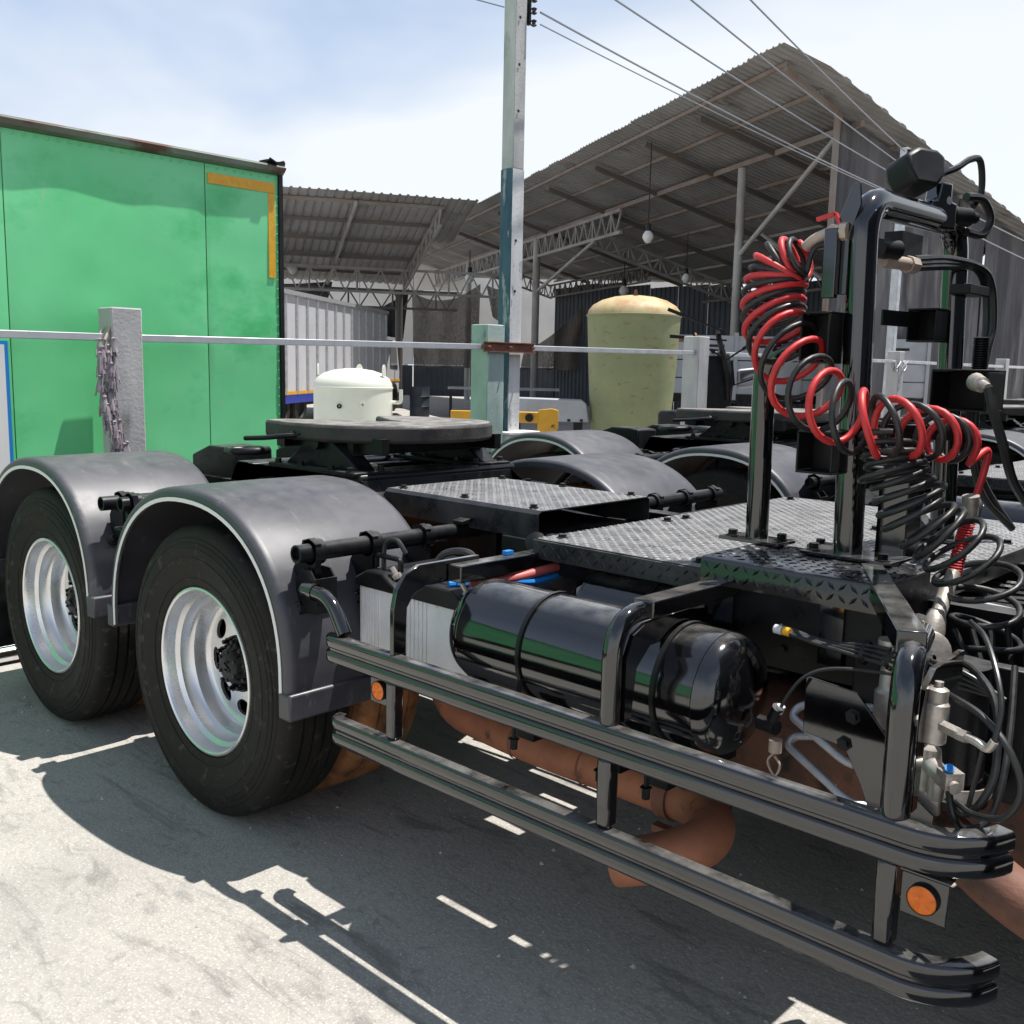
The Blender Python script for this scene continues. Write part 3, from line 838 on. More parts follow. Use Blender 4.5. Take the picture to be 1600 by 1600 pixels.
# wires
def wire(p, q, sag, label, r=.008):
    pts = [Vector(p).lerp(Vector(q), i/24)-Vector((0, 0, 4*sag*(i/24)*(1-i/24))) for i in range(25)]
    thing(MB().tube(pts, r, 6), 'overhead_wire', WIRE, label, 'wire', 'overhead wires')
WPX, WPY = -2.98, 12.6
wire((-2.58, 4.51, 4.38), (-2.90, 12.5, 4.02), .05, 'overhead wire running from the pole insulator down to the right, lowest of its bundle', .009)
wire((-2.58, 4.51, 4.29), (-2.90, 13.6, 3.96), .05, 'overhead wire leaving the lowest insulator on the pole toward the shed wall', .006)
wire((-2.4, 4.2, 4.75), (-2.95, 12.55, 4.28), .05, 'overhead wire crossing the shed gable, second from the bottom', .009)
wire((-2.25, 4.2, 5.15), (-2.95, 12.5, 4.46), .05, 'overhead wire crossing the shed gable, second from the top', .009)
wire((-2.1, 4.2, 5.6), (-2.95, 12.5, 4.66), .05, 'topmost overhead wire crossing the peak of the shed roof', .009)
wire((-2.90, 12.5, 4.02), (-3.2, 24, 3.55), .06, 'lower overhead wire right of the work lamp against the dark shed wall', .011)
wire((-2.90, 12.5, 4.28), (-3.2, 24, 3.9), .06, 'upper overhead wire right of the work lamp against the dark shed wall', .011)
wire((-2.72, 4.24, 4.47), (-6.0, -6, 5.6), .1, 'overhead wire leaving the pole top toward the upper left', .008)
wire((-2.72, 4.24, 4.38), (-6.4, -6, 5.4), .1, 'thin overhead wire leaving the pole left, lower of the pair', .005)
wp = root('service_pole', 'slim pale grey steel pole standing against the dark shed wall', 'pole', (WPX, WPY, 0))
part(MB().box(WPX-.055, WPX+.055, WPY-.055, WPY+.055, 0, 4.72), 'shaft', STEEL, wp, bevel=.008)
mbx = MB()
for z in (4.02, 4.28, 4.46, 4.66): mbx.lathe([(-.03, .02), (-.02, .035), (0, .02), (.02, .035), (.03, .02)], (WPX+.075, WPY-.05, z), (0, 0, 1), 10, True)
part(mbx, 'insulators', INSUL, wp)

# garland of tassels hung on the first post
gar = root('tassel_garland', 'faded purple and grey tassel garland hanging on the left concrete post', 'garland', (-2.50, .88, .9))
gpts = smooth([(-2.56, .875, 1.74), (-2.53, .855, 1.62), (-2.52, .85, 1.45), (-2.505, .885, 1.30), (-2.50, .90, 1.12), (-2.495, .93, .98), (-2.49, .96, .86)], 8)
part(MB().tube(gpts, .008, 6), 'cord', TASS, gar)
for i in range(2, len(gpts), 2):
    for k in range(2):
        c = gpts[i]+Vector((random.uniform(0, .03), random.uniform(-.05, .045), random.uniform(-.02, .02)))
        mbx = MB(); sk = random.uniform(-.02, .02); hh = random.uniform(.08, .13)
        mbx.lathe([(0.0, .004), (-.008, .013), (-.02, .009), (-.035, .014), (-hh*.7, .021), (-hh, .024), (-hh-.002, .004)], c, (sk*3, sk*2, 1), 9)
        for q in range(5):
            an = q*1.25; mbx.tube([c+Vector((.02*math.cos(an), .02*math.sin(an), -hh*.7)), c+Vector((.028*math.cos(an)-sk, .028*math.sin(an), -hh-.02))], .004, 4)
        part(mbx, 'tassel', TASS, gar)
part(MB().tube([(-2.56, .90, 1.775), (-2.54, .86, 1.70), (-2.58, .84, 1.70), (-2.60, .88, 1.77)], .01, 6), 'knot', BEIGE, gar)

# ------------------------------------------------------------------ tanks and machines beyond the fence
ct = root('cream_tank', 'cream white pressure tank with domed top and lifting lugs', 'tank', (-9.33, 7.85, 0))
o_ = (-9.33, 7.85, 0)
part(MB().lathe([(.05, .60), (1.20, .60), (1.205, .612), (1.23, .612), (1.235, .60), (1.28, .595), (1.36, .55), (1.43, .45), (1.48, .3), (1.505, .12), (1.51, .005)], o_, (0, 0, 1), 48), 'shell', CREAM, ct)
for k, an in enumerate((0.4, 2.3, 4.0)):
    c = Vector((o_[0]+.52*math.cos(an), o_[1]+.52*math.sin(an), 1.40))
    part(MB().prism([(-.06, 0), (.06, 0), (.05, .12), (.02, .17), (-.02, .17), (-.05, .12)], c, (-math.sin(an), math.cos(an), 0), (0, 0, 1), (.02*math.cos(an), .02*math.sin(an), 0)), 'lifting_lug', CREAM, ct, bevel=.004)
vdir = (CAM-Vector(o_)); vdir.z = 0; vdir.normalize(); side = Vector((-vdir.y, vdir.x, 0))
for s_, z, mt_ in ((-.22, .95, BLKP), (.14, .98, CREAM)):
    dd_ = (vdir+side*s_*1.6).normalized()
    part(MB().lathe([(.58, .035), (.63, .035), (.631, .022), (.60, .02)], Vector(o_)+Vector((0, 0, z)), dd_, 12), 'port', mt_, ct)
dd_ = (side*1.0+vdir*.2).normalized(); pb = Vector(o_)+Vector((0, 0, 1.0))
part(MB().tube(fillet([pb+dd_*.58, pb+dd_*.74, pb+dd_*.74+Vector((0, 0, .2))], .04), .028, 8), 'outlet_pipe', CREAM, ct)

yt = root('olive_tank', 'tall olive yellow tapered tank with rust streaks and domed lid', 'tank', (-6.68, 11.40, 0))
o_ = (-6.68, 11.40, 0)
part(MB().lathe([(0.02, .585), (0.6, .63), (1.2, .675), (1.8, .712), (2.40, .74), (2.405, .757), (2.43, .757), (2.435, .74)], o_, (0, 0, 1), 56), 'shell', OLIVE, yt)
part(MB().lathe([(2.43, .74), (2.50, .725), (2.58, .66), (2.66, .52), (2.715, .33), (2.74, .14), (2.745, .004)], o_, (0, 0, 1), 56), 'dome', OLIVET, yt)
part(MB().prism([(-.04, 0), (.04, 0), (.02, .11), (-.02, .11)], (o_[0]+.18, o_[1]-.22, 2.70), (.6, .8, 0), (0, 0, 1), (.02, -.02, 0)), 'lifting_lug', RUST, yt)
part(MB().tube([(o_[0]+.45, o_[1]+.5, 2.08), (o_[0]+.66, o_[1]+.74, 2.08)], .05, 10).lathe([(0, .10), (.03, .10), (.031, .03), (.10, .03), (.101, .001)], (o_[0]+.66, o_[1]+.74, 2.08), (.66, .74, 0), 14), 'flange', RUST, yt)

# white-grey box truck
bt = root('box_truck', 'pale grey ribbed box truck with blue and yellow stripe behind the cream tank', 'truck', (-19.5, 15.4, 0))
p0 = Vector((-16.0, 10.4, 0)); p1 = Vector((-22.4, 19.3, 0)); td = (p1-p0).normalized(); tn = Vector((td.y, -td.x, 0))
if tn.dot(CAM-p0) < 0: tn = -tn
TL = (p1-p0).length
part(MB().prism([(0, .75), (TL, .75), (TL, 3.18), (0, 3.18)], p0, td, (0, 0, 1), -tn*2.3), 'body', BOXW, bt)
for i in range(15):
    s_ = .2+i*(TL-.4)/14
    part(MB().prism([(s_-.03, .8), (s_+.03, .8), (s_+.03, 3.1), (s_-.03, 3.1)], p0, td, (0, 0, 1), tn*.05), 'side_post', STEEL, bt)
part(MB().prism([(0, 3.14), (TL, 3.14), (TL, 3.24), (0, 3.24)], p0+tn*.06, td, (0, 0, 1), -tn*.1), 'top_rail', STEEL, bt)
part(MB().prism([(0, .60), (TL, .60), (TL, .80), (0, .80)], p0+tn*.03, td, (0, 0, 1), -tn*.1), 'blue_stripe', BLUEP, bt)
part(MB().prism([(0, .805), (TL, .805), (TL, .88), (0, .88)], p0+tn*.03, td, (0, 0, 1), -tn*.02), 'yellow_stripe', YTAPE, bt)
part(MB().prism([(TL+.15, .55), (TL+2.0, .55), (TL+2.1, 1.3), (TL+1.75, 2.2), (TL+1.55, 2.35), (TL+.15, 2.35)], p0-tn*.1, td, (0, 0, 1), -tn*2.0), 'cab', BOXW, bt, bevel=.06)
part(MB().prism([(TL+.75, 1.45), (TL+1.75, 1.4), (TL+1.55, 2.15), (TL+.75, 2.2)], p0-tn*.095, td, (0, 0, 1), tn*.012), 'side_window', DGLASS, bt)
part(MB().prism([(TL+.15, .98), (TL+2.05, .98), (TL+2.05, 1.06), (TL+.15, 1.06)], p0-tn*.098, td, (0, 0, 1), tn*.012), 'cab_stripe', YTAPE, bt)
for s_ in (1.6, 2.8, TL+1.1):
    part(MB().lathe([(-.12, .30), (-.12, .44), (-.08, .48), (.08, .48), (.12, .44), (.12, .28), (.05, .25), (.05, .01)], p0+td*s_-tn*.14+Vector((0, 0, .48)), tn, 24), 'wheel', RUB, bt)
part(MB().prism([(.2, .45), (TL+1, .45), (TL+1, .62), (.2, .62)], p0-tn*.6, td, (0, 0, 1), -tn*1.0), 'frame', BLKD, bt)

# flat truck with grey drop sides behind the coiled hoses
fb = root('dropside_truck', 'grey dropside truck bed glimpsed behind the coiled hoses', 'truck', (-7.2, 16.4, 0))
q0 = Vector((-8.6, 15.2, 0)); fd = Vector((.73, .68, 0)).normalized(); fn = Vector((fd.y, -fd.x, 0)); FL = 5.2
for k, (z0, z1) in enumerate(((1.12, 1.42), (1.44, 1.78), (1.80, 2.28))):
    part(MB().prism([(0, z0), (FL, z0), (FL, z1), (0, z1)], q0, fd, (0, 0, 1), -fn*.05), 'side_board', LIGHTG, fb, bevel=.01)
for s_ in (0.0, 1.3, 2.6, 3.9, 5.15):
    part(MB().prism([(s_, 1.0), (s_+.07, 1.0), (s_+.07, 2.34), (s_, 2.34)], q0+fn*.03, fd, (0, 0, 1), -fn*.1), 'stake', LIGHTG, fb)
mbx = MB()
for s_ in (.6, 1.7, 3.0, 4.3): mbx.prism([(s_, 2.05), (s_+.5, 2.05), (s_+.5, 2.10), (s_, 2.10)], q0+fn*.006, fd, (0, 0, 1), -fn*.02)
part(mbx, 'slots', BLKP, fb)
part(MB().prism([(0, .95), (FL, .95), (FL, 1.10), (0, 1.10)], q0+fn*.01, fd, (0, 0, 1), -fn*1.9), 'deck', BLKD, fb)
for s_ in (.9, 2.1): part(MB().prism([(s_, 1.02), (s_+.45, 1.02), (s_+.45, 1.08), (s_, 1.08)], q0+fn*.02, fd, (0, 0, 1), -fn*.012), 'marker', YTAPE, fb)
for s_ in (1.2, 3.8): part(MB().lathe([(-.12, .30), (-.12, .44), (-.08, .48), (.08, .48), (.12, .44), (.12, .28), (.05, .25), (.05, .01)], q0+fd*s_-fn*.2+Vector((0, 0, .48)), fn, 20), 'wheel', RUB, fb)

# stripped cab with wiper arms and a mirror, beside the second post
sc_ = root('stripped_cab', 'stripped black truck cab front with raised wiper arms and mirror behind second post', 'vehicle part', (-2.55, 7.4, 0))
cx, cy = -2.60, 7.38
part(MB().prism([(-.12, .9), (.16, .9), (.2, 1.5), (.14, 1.78), (-.1, 1.8)], (cx, cy, 0), (.69, .72, 0), (0, 0, 1), (-.5, .5, 0)), 'cowl', BLKP, sc_, bevel=.03)
part(MB().box(cx-.75, cx-.12, cy+.02, cy+.6, 0, 1.15), 'body_shell', BLKD, sc_, bevel=.05)
for (a1, z1, a0, z0, k) in ((-.56, 2.20, .03, 1.99, 0), (-.53, 1.93, .06, 1.90, 1), (-.36, 1.82, -.02, 1.80, 2), (.30, 1.86, .06, 1.70, 3), (-.1, 1.80, .04, 1.72, 4)):
    ux = Vector((.69, .72, 0)); P = Vector((cx, cy, z0))+ux*a0+Vector((.1, -.1, 0)); Q = Vector((cx, cy, z1))+ux*a1+Vector((.1, -.1, 0))
    mb2 = MB().bar(P, P.lerp(Q, .75), .016, .018).bar(P.lerp(Q, .72), Q, .022, .034)
    part(mb2, 'wiper_arm', BLKP, sc_)
part(MB().tube(smooth([(cx+.1, cy+.1, 1.3), (cx+.12, cy+.02, 1.6), (cx+.02, cy-.02, 1.95), (cx+.1, cy-.08, 2.0)], 5), .03, 8), 'linkage', BLKD, sc_)
mp_ = Vector((cx, cy, 1.53))+Vector((.69, .72, 0))*.42
part(MB().obox(mp_+Vector((-.06, .06, 0)), .34, .09, .20, (.69, .72, .12), (.72, -.69, 0), (0, -.1, 1)), 'mirror_housing', BOXW, sc_, bevel=.03)
part(MB().obox(mp_+Vector((-.025, .02, 0)), .30, .012, .17, (.69, .72, .12), (.72, -.69, 0), (0, -.1, 1)), 'mirror_glass', MIRR, sc_)
part(MB().tube([mp_, Vector((cx+.15, cy+.12, 1.45)), Vector((cx+.12, cy+.1, 1.7))], .015, 6), 'mirror_arm', BLKP, sc_)

# yellow steel frame by the pole
yf = root('yellow_frame', 'yellow steel machine frame right of the utility pole base', 'machine frame', (-5.0, 7.2, 0))
yd = Vector((.74, .67, 0)).normalized(); yn = Vector((yd.y, -yd.x, 0)); y0_ = Vector((-5.75, 6.55, 0))
part(MB().prism([(0, .92), (1.1, .92), (1.1, 1.05), (0, 1.05)], y0_, yd, (0, 0, 1), -yn*.12), 'beam', YEL, yf, bevel=.005)
part(MB().prism([(1.06, .80), (1.30, .80), (1.30, 1.08), (1.22, 1.10), (1.06, 1.08)], y0_+yn*.02, yd, (0, 0, 1), -yn*.04), 'end_plate', YEL, yf, bevel=.005)
for s_ in (.1, .75, 1.05): part(MB().prism([(s_, 0), (s_+.07, 0), (s_+.07, .92), (s_, .92)], y0_, yd, (0, 0, 1), -yn*.07), 'leg', YEL, yf)
part(MB().lathe([(0, .05), (.03, .05), (.031, .03), (.032, .001)], y0_+yd*.95+Vector((0, 0, .985)), yn, 14), 'bolt_boss', BLKP, yf)
yb = root('yellow_beam', 'low yellow beam beside the green box and fifth wheel', 'machine frame', (-6.8, 5.2, 0))
part(MB().prism([(0, .80), (1.5, .80), (1.5, .95), (0, .95)], (-6.6, 4.4, 0), yd, (0, 0, 1), -yn*.15), 'beam', YEL, yb, bevel=.005)
for s_ in (.1, 1.3): part(MB().prism([(s_, 0), (s_+.1, 0), (s_+.1, .80), (s_, .80)], (-6.6, 4.4, 0), yd, (0, 0, 1), -yn*.1), 'leg', YEL, yb)
# pale panel leaning behind the yellow frame
pn = root('grey_panel', 'pale grey dented panel lying behind the yellow frame', 'panel', (-7.3, 10.6, 0))
part(MB().prism([(0, .72), (1.35, .72), (1.30, 1.02), (1.22, 1.08), (.05, 1.10), (0, 1.05)], (-8.05, 9.9, 0), yd, (0, 0, 1), -yn*.3), 'panel', LIGHTG, pn, bevel=.02)
mbx = MB()
for s_ in (.1, .3, .5, .75, 1.0, 1.2): mbx.prism([(s_, .73), (s_+.05, .73), (s_+.05, .77), (s_, .77)], (-8.05, 9.9, 0), yd, (0, 0, 1), yn*.006)
part(mbx, 'slots', BLKP, pn)
for s_ in (.1, 1.1): part(MB().prism([(s_, 0), (s_+.15, 0), (s_+.15, .72), (s_, .72)], Vector((-8.05, 9.9, 0))-yn*.05, yd, (0, 0, 1), -yn*.2), 'trestle', BLKD, pn)
# clutter in the dark of the shed
dr = root('oil_drum', 'dark oil drum standing in the shade of the shed left of the pole', 'drum', (-20.0, 18.6, 0))
part(MB().lathe([(0, .3), (.3, .3), (.31, .315), (.33, .3), (.6, .3), (.61, .315), (.63, .3), (.9, .3), (.9, .27), (.88, .27), (.88, .001)], (-20.0, 18.6, 0), (0, 0, 1), 24), 'shell', WALLD, dr)
bn_ = root('work_bench', 'dark cluttered workbench in the shed shade behind the fence', 'bench', (-18.2, 20.2, 0))
part(MB().prism([(0, .85), (3.4, .85), (3.4, .92), (0, .92)], (-19.4, 19.2, 0), yd, (0, 0, 1), -yn*.8), 'top', LIGHTG, bn_)
for s_ in (.05, 1.6, 3.2):
    part(MB().prism([(s_, 0), (s_+.08, 0), (s_+.08, .85), (s_, .85)], Vector((-19.4, 19.2, 0))-yn*.05, yd, (0, 0, 1), -yn*.08), 'leg', BLKD, bn_)
# ------------------------------------------------------------------ tractor truck (long axis x, near side y = 0)
YC = 1.22
trk = root('tractor_truck', 'nearest black tractor unit chassis with silver wheels, side guard and coiled hoses', 'truck', (0, YC, 0), 'black tractor units parked in a row')
WX = (0.0, -1.30)
WR = 0.52

# ---- wheels
def tyre_prof():
    L = [(.022, .288), (.004, .299), (.001, .304), (-.004, .306), (-.007, .318), (-.010, .330), (-.0125, .3305), (-.0130, .334), (-.0115, .335), (-.020, .372), (-.0255, .405), (-.027, .4055), (-.027, .409), (-.0255, .4095), (-.024, .44), (-.0225, .4405), (-.0195, .455), (-.021, .4555), (-.020, .459), (-.0178, .4595), (-.016, .472), (-.012, .476), (-.010, .486), (-.004, .498), (.008, .510), (.022, .5165)]
    tread = []
    for g in (.062, .105, .148, .191):
        tread += [(g-.006, .5195), (g-.004, .507), (g+.004, .507), (g+.006, .5195)]
    Rr = [(.253-y, r) for y, r in reversed(L)]
    return L+tread+Rr
def wheel_meshes():
    ty = MB().lathe(tyre_prof(), (0, 0, 0), (0, 1, 0), 72)
    # shoulder sipes
    rim = MB().lathe([(.03, .290), (.012, .297), (.002, .3005), (-.004, .298), (-.006, .292), (-.002, .286), (.006, .283), (.012, .2815), (.040, .276), (.048, .268), (.053, .262), (.085, .2585), (.094, .252), (.100, .246), (.128, .2405), (.140, .2385), (.150, .234), (.156, .226), (.1575, .219)], (0, 0, 0), (0, 1, 0), 72)
    rim.lathe([(.1575, .2195), (.160, .214), (.154, .2105)], (0, 0, 0), (0, 1, 0), 72)
    # disc with ten hand holes
    disc = MB(); NH = 8; r0, r1 = .100, .2105
    def yd_(r): return .154-.010*math.sin(min(1, max(0, (.2105-r)/.06))*PI*.5)
    for h in range(NH):
        p0 = 2*PI*h/NH+.1; dp = PI/NH; rc = .163; nq = 5
        cs = [(-1, -1), (1, -1), (1, 1), (-1, 1), (-1, -1)]
        outr = []
        for k in range(4):
            for q in range(nq):
                s_ = q/nq; outr.append((cs[k][0]*(1-s_)+cs[k+1][0]*s_, cs[k][1]*(1-s_)+cs[k+1][1]*s_))
        outr = [(r0+(u_+1)/2*(r1-r0), p0+v_*dp) for u_, v_ in outr]
        n = len(outr)
        inn = [(rc+.031*math.cos(-.75*PI+2*PI*k/n), p0+.043/rc*math.sin(-.75*PI+2*PI*k/n)) for k in range(n)]
        def P3(q, dy=0): return Vector((q[0]*math.cos(q[1]), yd_(q[0])+dy, q[0]*math.sin(q[1])))
        vs = [P3(q) for q in inn]+[P3(q) for q in outr]+[P3(q, .012) for q in inn]
        fs = [(i, (i+1) % n, n+(i+1) % n, n+i) for i in range(n)]+[(i, (i+1) % n, 2*n+(i+1) % n, 2*n+i) for i in range(n)]
        disc.add(vs, fs)
    disc.lathe([(.1445, .1005), (.142, .10), (.142, .05)], (0, 0, 0), (0, 1, 0), 48)
    hub = MB().lathe([(.150, .104), (.139, .104), (.137, .101), (.137, .075), (.122, .072), (.118, .066), (.112, .063), (.100, .0615), (.094, .058), (.091, .052), (.090, .001)], (0, 0, 0), (0, 1, 0), 40)
    nut = MB().lathe([(0, .016), (-.005, .016), (-.0051, .013), (-.022, .013), (-.0221, .008), (-.036, .008), (-.037, .001)], (0, .138, 0), (0, 1, 0), 6)
    caps_ = MB()
    for k in range(6):
        an = 2*PI*k/6+.5; c = Vector((.052*math.cos(an), .094, .052*math.sin(an)))
        caps_.lathe([(0.02, .007), (-.006, .007), (-.0061, .001)], c, (0, 1, 0), 6)
    em = MB().tube(smooth([(.012, .088, .016), (-.004, .088, .019), (-.013, .088, .009), (0, .088, 0), (.012, .088, -.009), (.003, .088, -.019), (-.013, .088, -.014)], 5), .0035, 6)
    em.tube(smooth([(.018, .089, -.006), (.02, .089, -.016), (.014, .089, -.018)], 4), .003, 6)
    drum = MB().lathe([(.27, .17), (.275, .205), (.44, .205), (.45, .17), (.45, .02)], (0, 0, 0), (0, 1, 0), 32)
    return ty, rim, disc, hub, caps_, em, drum, nut
def place(mbx, x, flip):
    q = MB(); q.f = mbx.f; q.mi = mbx.mi
    q.v = [Vector((v.x+x, (2*YC-v.y) if flip else v.y, v.z+WR)) for v in mbx.v]
    return q
WM = wheel_meshes()
TYIN = MB().lathe([(y+.315, r) for y, r in tyre_prof()], (0, 0, 0), (0, 1, 0), 64)
wheel_src = {}
for flip in (False, True):
    for x in WX:
        e = bpy.data.objects.new('wheel', None); COL.objects.link(e); e.parent = trk; e.empty_display_size = .1
        if (flip, 0) not in wheel_src:
            src = []
            for mbx, nm, mt_ in zip(WM[:7], ('tyre', 'rim', 'disc', 'hub', 'cap_screws', 'hub_emblem', 'brake_drum'), (RUB, RIM, RIM, BLKD, BLKD, BLKP, BLKD)):
                src.append(part(place(mbx, 0, flip), nm, mt_, e, sharp=32))
            src.append(part(place(TYIN, 0, flip), 'inner_tyre', RUBD, e, sharp=32))
            n0 = part(place(WM[7], 0, flip), 'wheel_nut', BLKD, e, sharp=32)
            for k in range(10):
                an = 2*PI*k/10+.2; d_ = Vector((.0885*math.cos(an), 0, .0885*math.sin(an)))
                if k == 0: n0.location = d_; src.append(n0)
                else:
                    n1 = n0.copy(); COL.objects.link(n1); n1.parent = e; n1.location = d_; src.append(n1)
            wheel_src[(flip, 0)] = src
            e.location.x = x
        else:
            for s_ in wheel_src[(flip, 0)]: inst(s_, e, (0, 0, 0))
            e.location.x = x

# ---- fenders
def fender(xc, xa, xb, zf, zr, flip):
    """arch from front x=xb (bottom zf) to rear x=xa (bottom zr)"""
    top = 1.165; mid = (xa+xb)/2; hw = (xb-xa)/2; z0 = .60; hh = top-z0
    path = [(xb, zf)]
    for k in range(41):
        an = PI*k/40
        cx_, sz_ = math.cos(an), math.sin(an)
        ex = 2/2.25
        path.append((mid+hw*math.copysign(abs(cx_)**ex, cx_), z0+hh*abs(sz_)**ex))
    path.append((xa, zr))
    n = len(path)
    nr = []
    for i in range(n):
        a_ = path[max(0, i-1)]; b_ = path[min(n-1, i+1)]
        tx, tz = b_[0]-a_[0], b_[1]-a_[1]; l = math.hypot(tx, tz); nr.append((tz/l, -tx/l))
    # normals pointing outward
    sgn = 1 if nr[n//2][1] > 0 else -1
    prof = [(-.022, -.050), (-.030, -.048), (-.030, -.022), (-.026, -.010), (-.014, -.002), (0.004, 0), (.30, .002), (.59, 0), (.608, -.004), (.616, -.016), (.616, -.04), (.606, -.04), (.60, -.016), (.59, -.010), (0.0, -.012), (-.016, -.020), (-.022, -.030)]
    vs = []; fs = []; m_ = len(prof)
    for i in range(n):
        for (y, d) in prof:
            vs.append((path[i][0]+nr[i][0]*d*sgn, y, path[i][1]+nr[i][1]*d*sgn))
    for i in range(n-1):
        for k in range(m_): fs.append((i*m_+k, i*m_+(k+1) % m_, (i+1)*m_+(k+1) % m_, (i+1)*m_+k))
    fs.append(tuple(range(m_))); fs.append(tuple((n-1)*m_+k for k in range(m_)))
    sk = MB().add(vs, fs)
    st = MB(); vs = []; fs = []
    for i in range(n):
        for d in (-.050, -.036):
            for y in (-.0315, -.0335):
                vs.append((path[i][0]+nr[i][0]*d*sgn, y, path[i][1]+nr[i][1]*d*sgn))
    for i in range(n-1):
        for a_, b_ in ((0, 1), (1, 3), (3, 2), (2, 0)): fs.append((i*4+a_, i*4+b_, (i+1)*4+b_, (i+1)*4+a_))
    st.add(vs, fs)
    # lower skirt pieces at the two ends
    lo = MB().box(xb-.052, xb+.012, -.036, .620, zf-.012, zf+.075)
    lo2 = MB().box(xa-.012, xa+.040, -.036, .620, zr-.012, zr+.075)
    if flip: sk.mirror_y(YC); st.mirror_y(YC); lo.mirror_y(YC); lo2.mirror_y(YC)
    f = part(sk, 'fender', SATIN, trk, sharp=50)
    part(st, 'edge_stripe', WHT, f); part(lo, 'end_skirt', SATIN, f, bevel=.008); part(lo2, 'end_skirt', SATIN, f, bevel=.008)
    return f
fen = []
for flip in (False, True):
    fen.append(fender(0, -.655, .565, .505, .575, flip))
    fen.append(fender(0, -1.96, -.80, .575, .56, flip))

# ---- fender tubes with clamps and hanger plates
def hanger(x, y, z, drop, sx, parent, flip):
    mbx = MB().prism([(-.045*sx, .0), (-.035*sx, .035), (.0, .045), (.035*sx, .03), (.03*sx, -drop*.6), (.01*sx, -drop), (-.075*sx, -drop), (-.085*sx, -.06)], (x, y-.012, z), (1, 0, 0), (0, 0, 1), (0, .022, 0))
    mbx.lathe([(-.012, .030), (-.012, .040), (.03, .040), (.03, .030)], (x, y, z), (0, 1, 0), 20)
    mbx.hexbolt((x-.03*sx, y-.03, z-drop+.02), (0, -.3, 1))
    mbx.box(x-.07, x-.01, y-.04, y+.02, z-drop-.006, z-drop+.004)
    if flip: mbx.mirror_y(YC)
    part(mbx, 'clamp_plate', BLKD, parent)
for flip in (False, True):
    for x, z, ys, dr_, sx in ((.545, 1.015, (.075, .30, .53), .19, 1), (-.795, 1.025, (.10, .42), .17, 1), (-.625, 1.04, (.06, .45), .10, -1)):
        mbx = MB().tube([(x, .03, z), (x, .82, z)], .029, 16)
        mbx.lathe([(0, .022), (-.016, .022), (-.016, .029), (0.001, .029)], (x, .03, z), (0, 1, 0), 16)
        if flip: mbx.mirror_y(YC)
        f = part(mbx, 'support_tube', BLKD, trk)
        for y in ys: hanger(x, y, z, dr_, sx, f, flip)
        mbx = MB().bar((x+.02, .68, z+.035), (x+.02, .82, z+.06), .05, .012)
        mbx.box(x-.09, x+.10, .795, .82, z-.09, z+.06)
        for dx in (-.06, .07): mbx.hexbolt((x+dx, .795, z+.02), (0, -1, 0), .014)
        if flip: mbx.mirror_y(YC)
        part(mbx, 'frame_bracket', BLKD, f)

# ---- chassis
for y0, y1, s_ in ((.82, .828, 1), (1.612, 1.62, -1)):
    w_ = .075*s_
    ya = y0 if s_ > 0 else y1
    mbx = MB().prism([(0, .76), (w_, .76), (w_, .768), (.008*s_, .768), (.008*s_, 1.024), (w_, 1.024), (w_, 1.032), (0, 1.032)], (-2.15, ya, 0), (0, 1, 0), (0, 0, 1), (6.6, 0, 0))
    fr_ = part(mbx, 'frame_rail', BLKD, trk)
    if s_ > 0:
        mbx = MB()
        for k in range(34): mbx.hexbolt((-2.0+k*.13, .82, .82 if k % 2 else .96), (0, -1, 0), .010, .010)
        part(mbx, 'frame_bolts', BLKD, fr_)
for x in (-2.1, -.65, .62, 2.4):
    part(MB().box(x-.05, x+.05, .83, 1.61, .80, .99), 'cross_member', BLKD, trk, bevel=.01)
for x in WX:
    mbx = MB().tube([(x, .60, WR), (x, 1.84, WR)], .065, 16)
    mbx.lathe([(-.20, .06), (-.16, .15), (-.05, .20), (.05, .20), (.16, .15), (.2, .06)], (x, YC, WR), (1, 0, 0), 24)
    part(mbx, 'axle', BLKD, trk)
    for y in (.72, 1.72):
        mbx = MB()
        for k in range(7): mbx.bar((x-.5+.05*k, y, .66+k*.014), (x+.5-.05*k, y, .66+k*.014), .08, .012)
        mbx.box(x-.09, x+.09, y-.06, y+.06, .58, .80)
        part(mbx, 'leaf_spring', BLKD, trk)
    for y in (.66, 1.78):
        part(MB().lathe([(-.09, .05), (-.08, .085), (.06, .085), (.09, .05), (.16, .03)], (x+.22, y, .70), (1, 0, .2), 18, True), 'brake_chamber', BLKD, trk)
part(MB().tube([(.2, YC, .56), (2.2, YC, .66)], .055, 14), 'drive_shaft', BLKD, trk)
part(MB().lathe([(0, .1), (.1, .2), (.7, .24), (.75, .34), (1.3, .36), (2.1, .33)], (2.0, YC, .72), (1, 0, 0), 24, True), 'gearbox', BLKD, trk)
mbx = MB()
for k in range(9):
    y = .92+.07*k
    mbx.tube(smooth([(.3, y, 1.0), (.8, y+.03*math.sin(k), .97), (1.5, y+.05*math.cos(k*2), .95+.02*math.sin(k)), (2.3, y, .98)], 6), .011, 6)
part(mbx, 'air_lines', BLKH, trk)
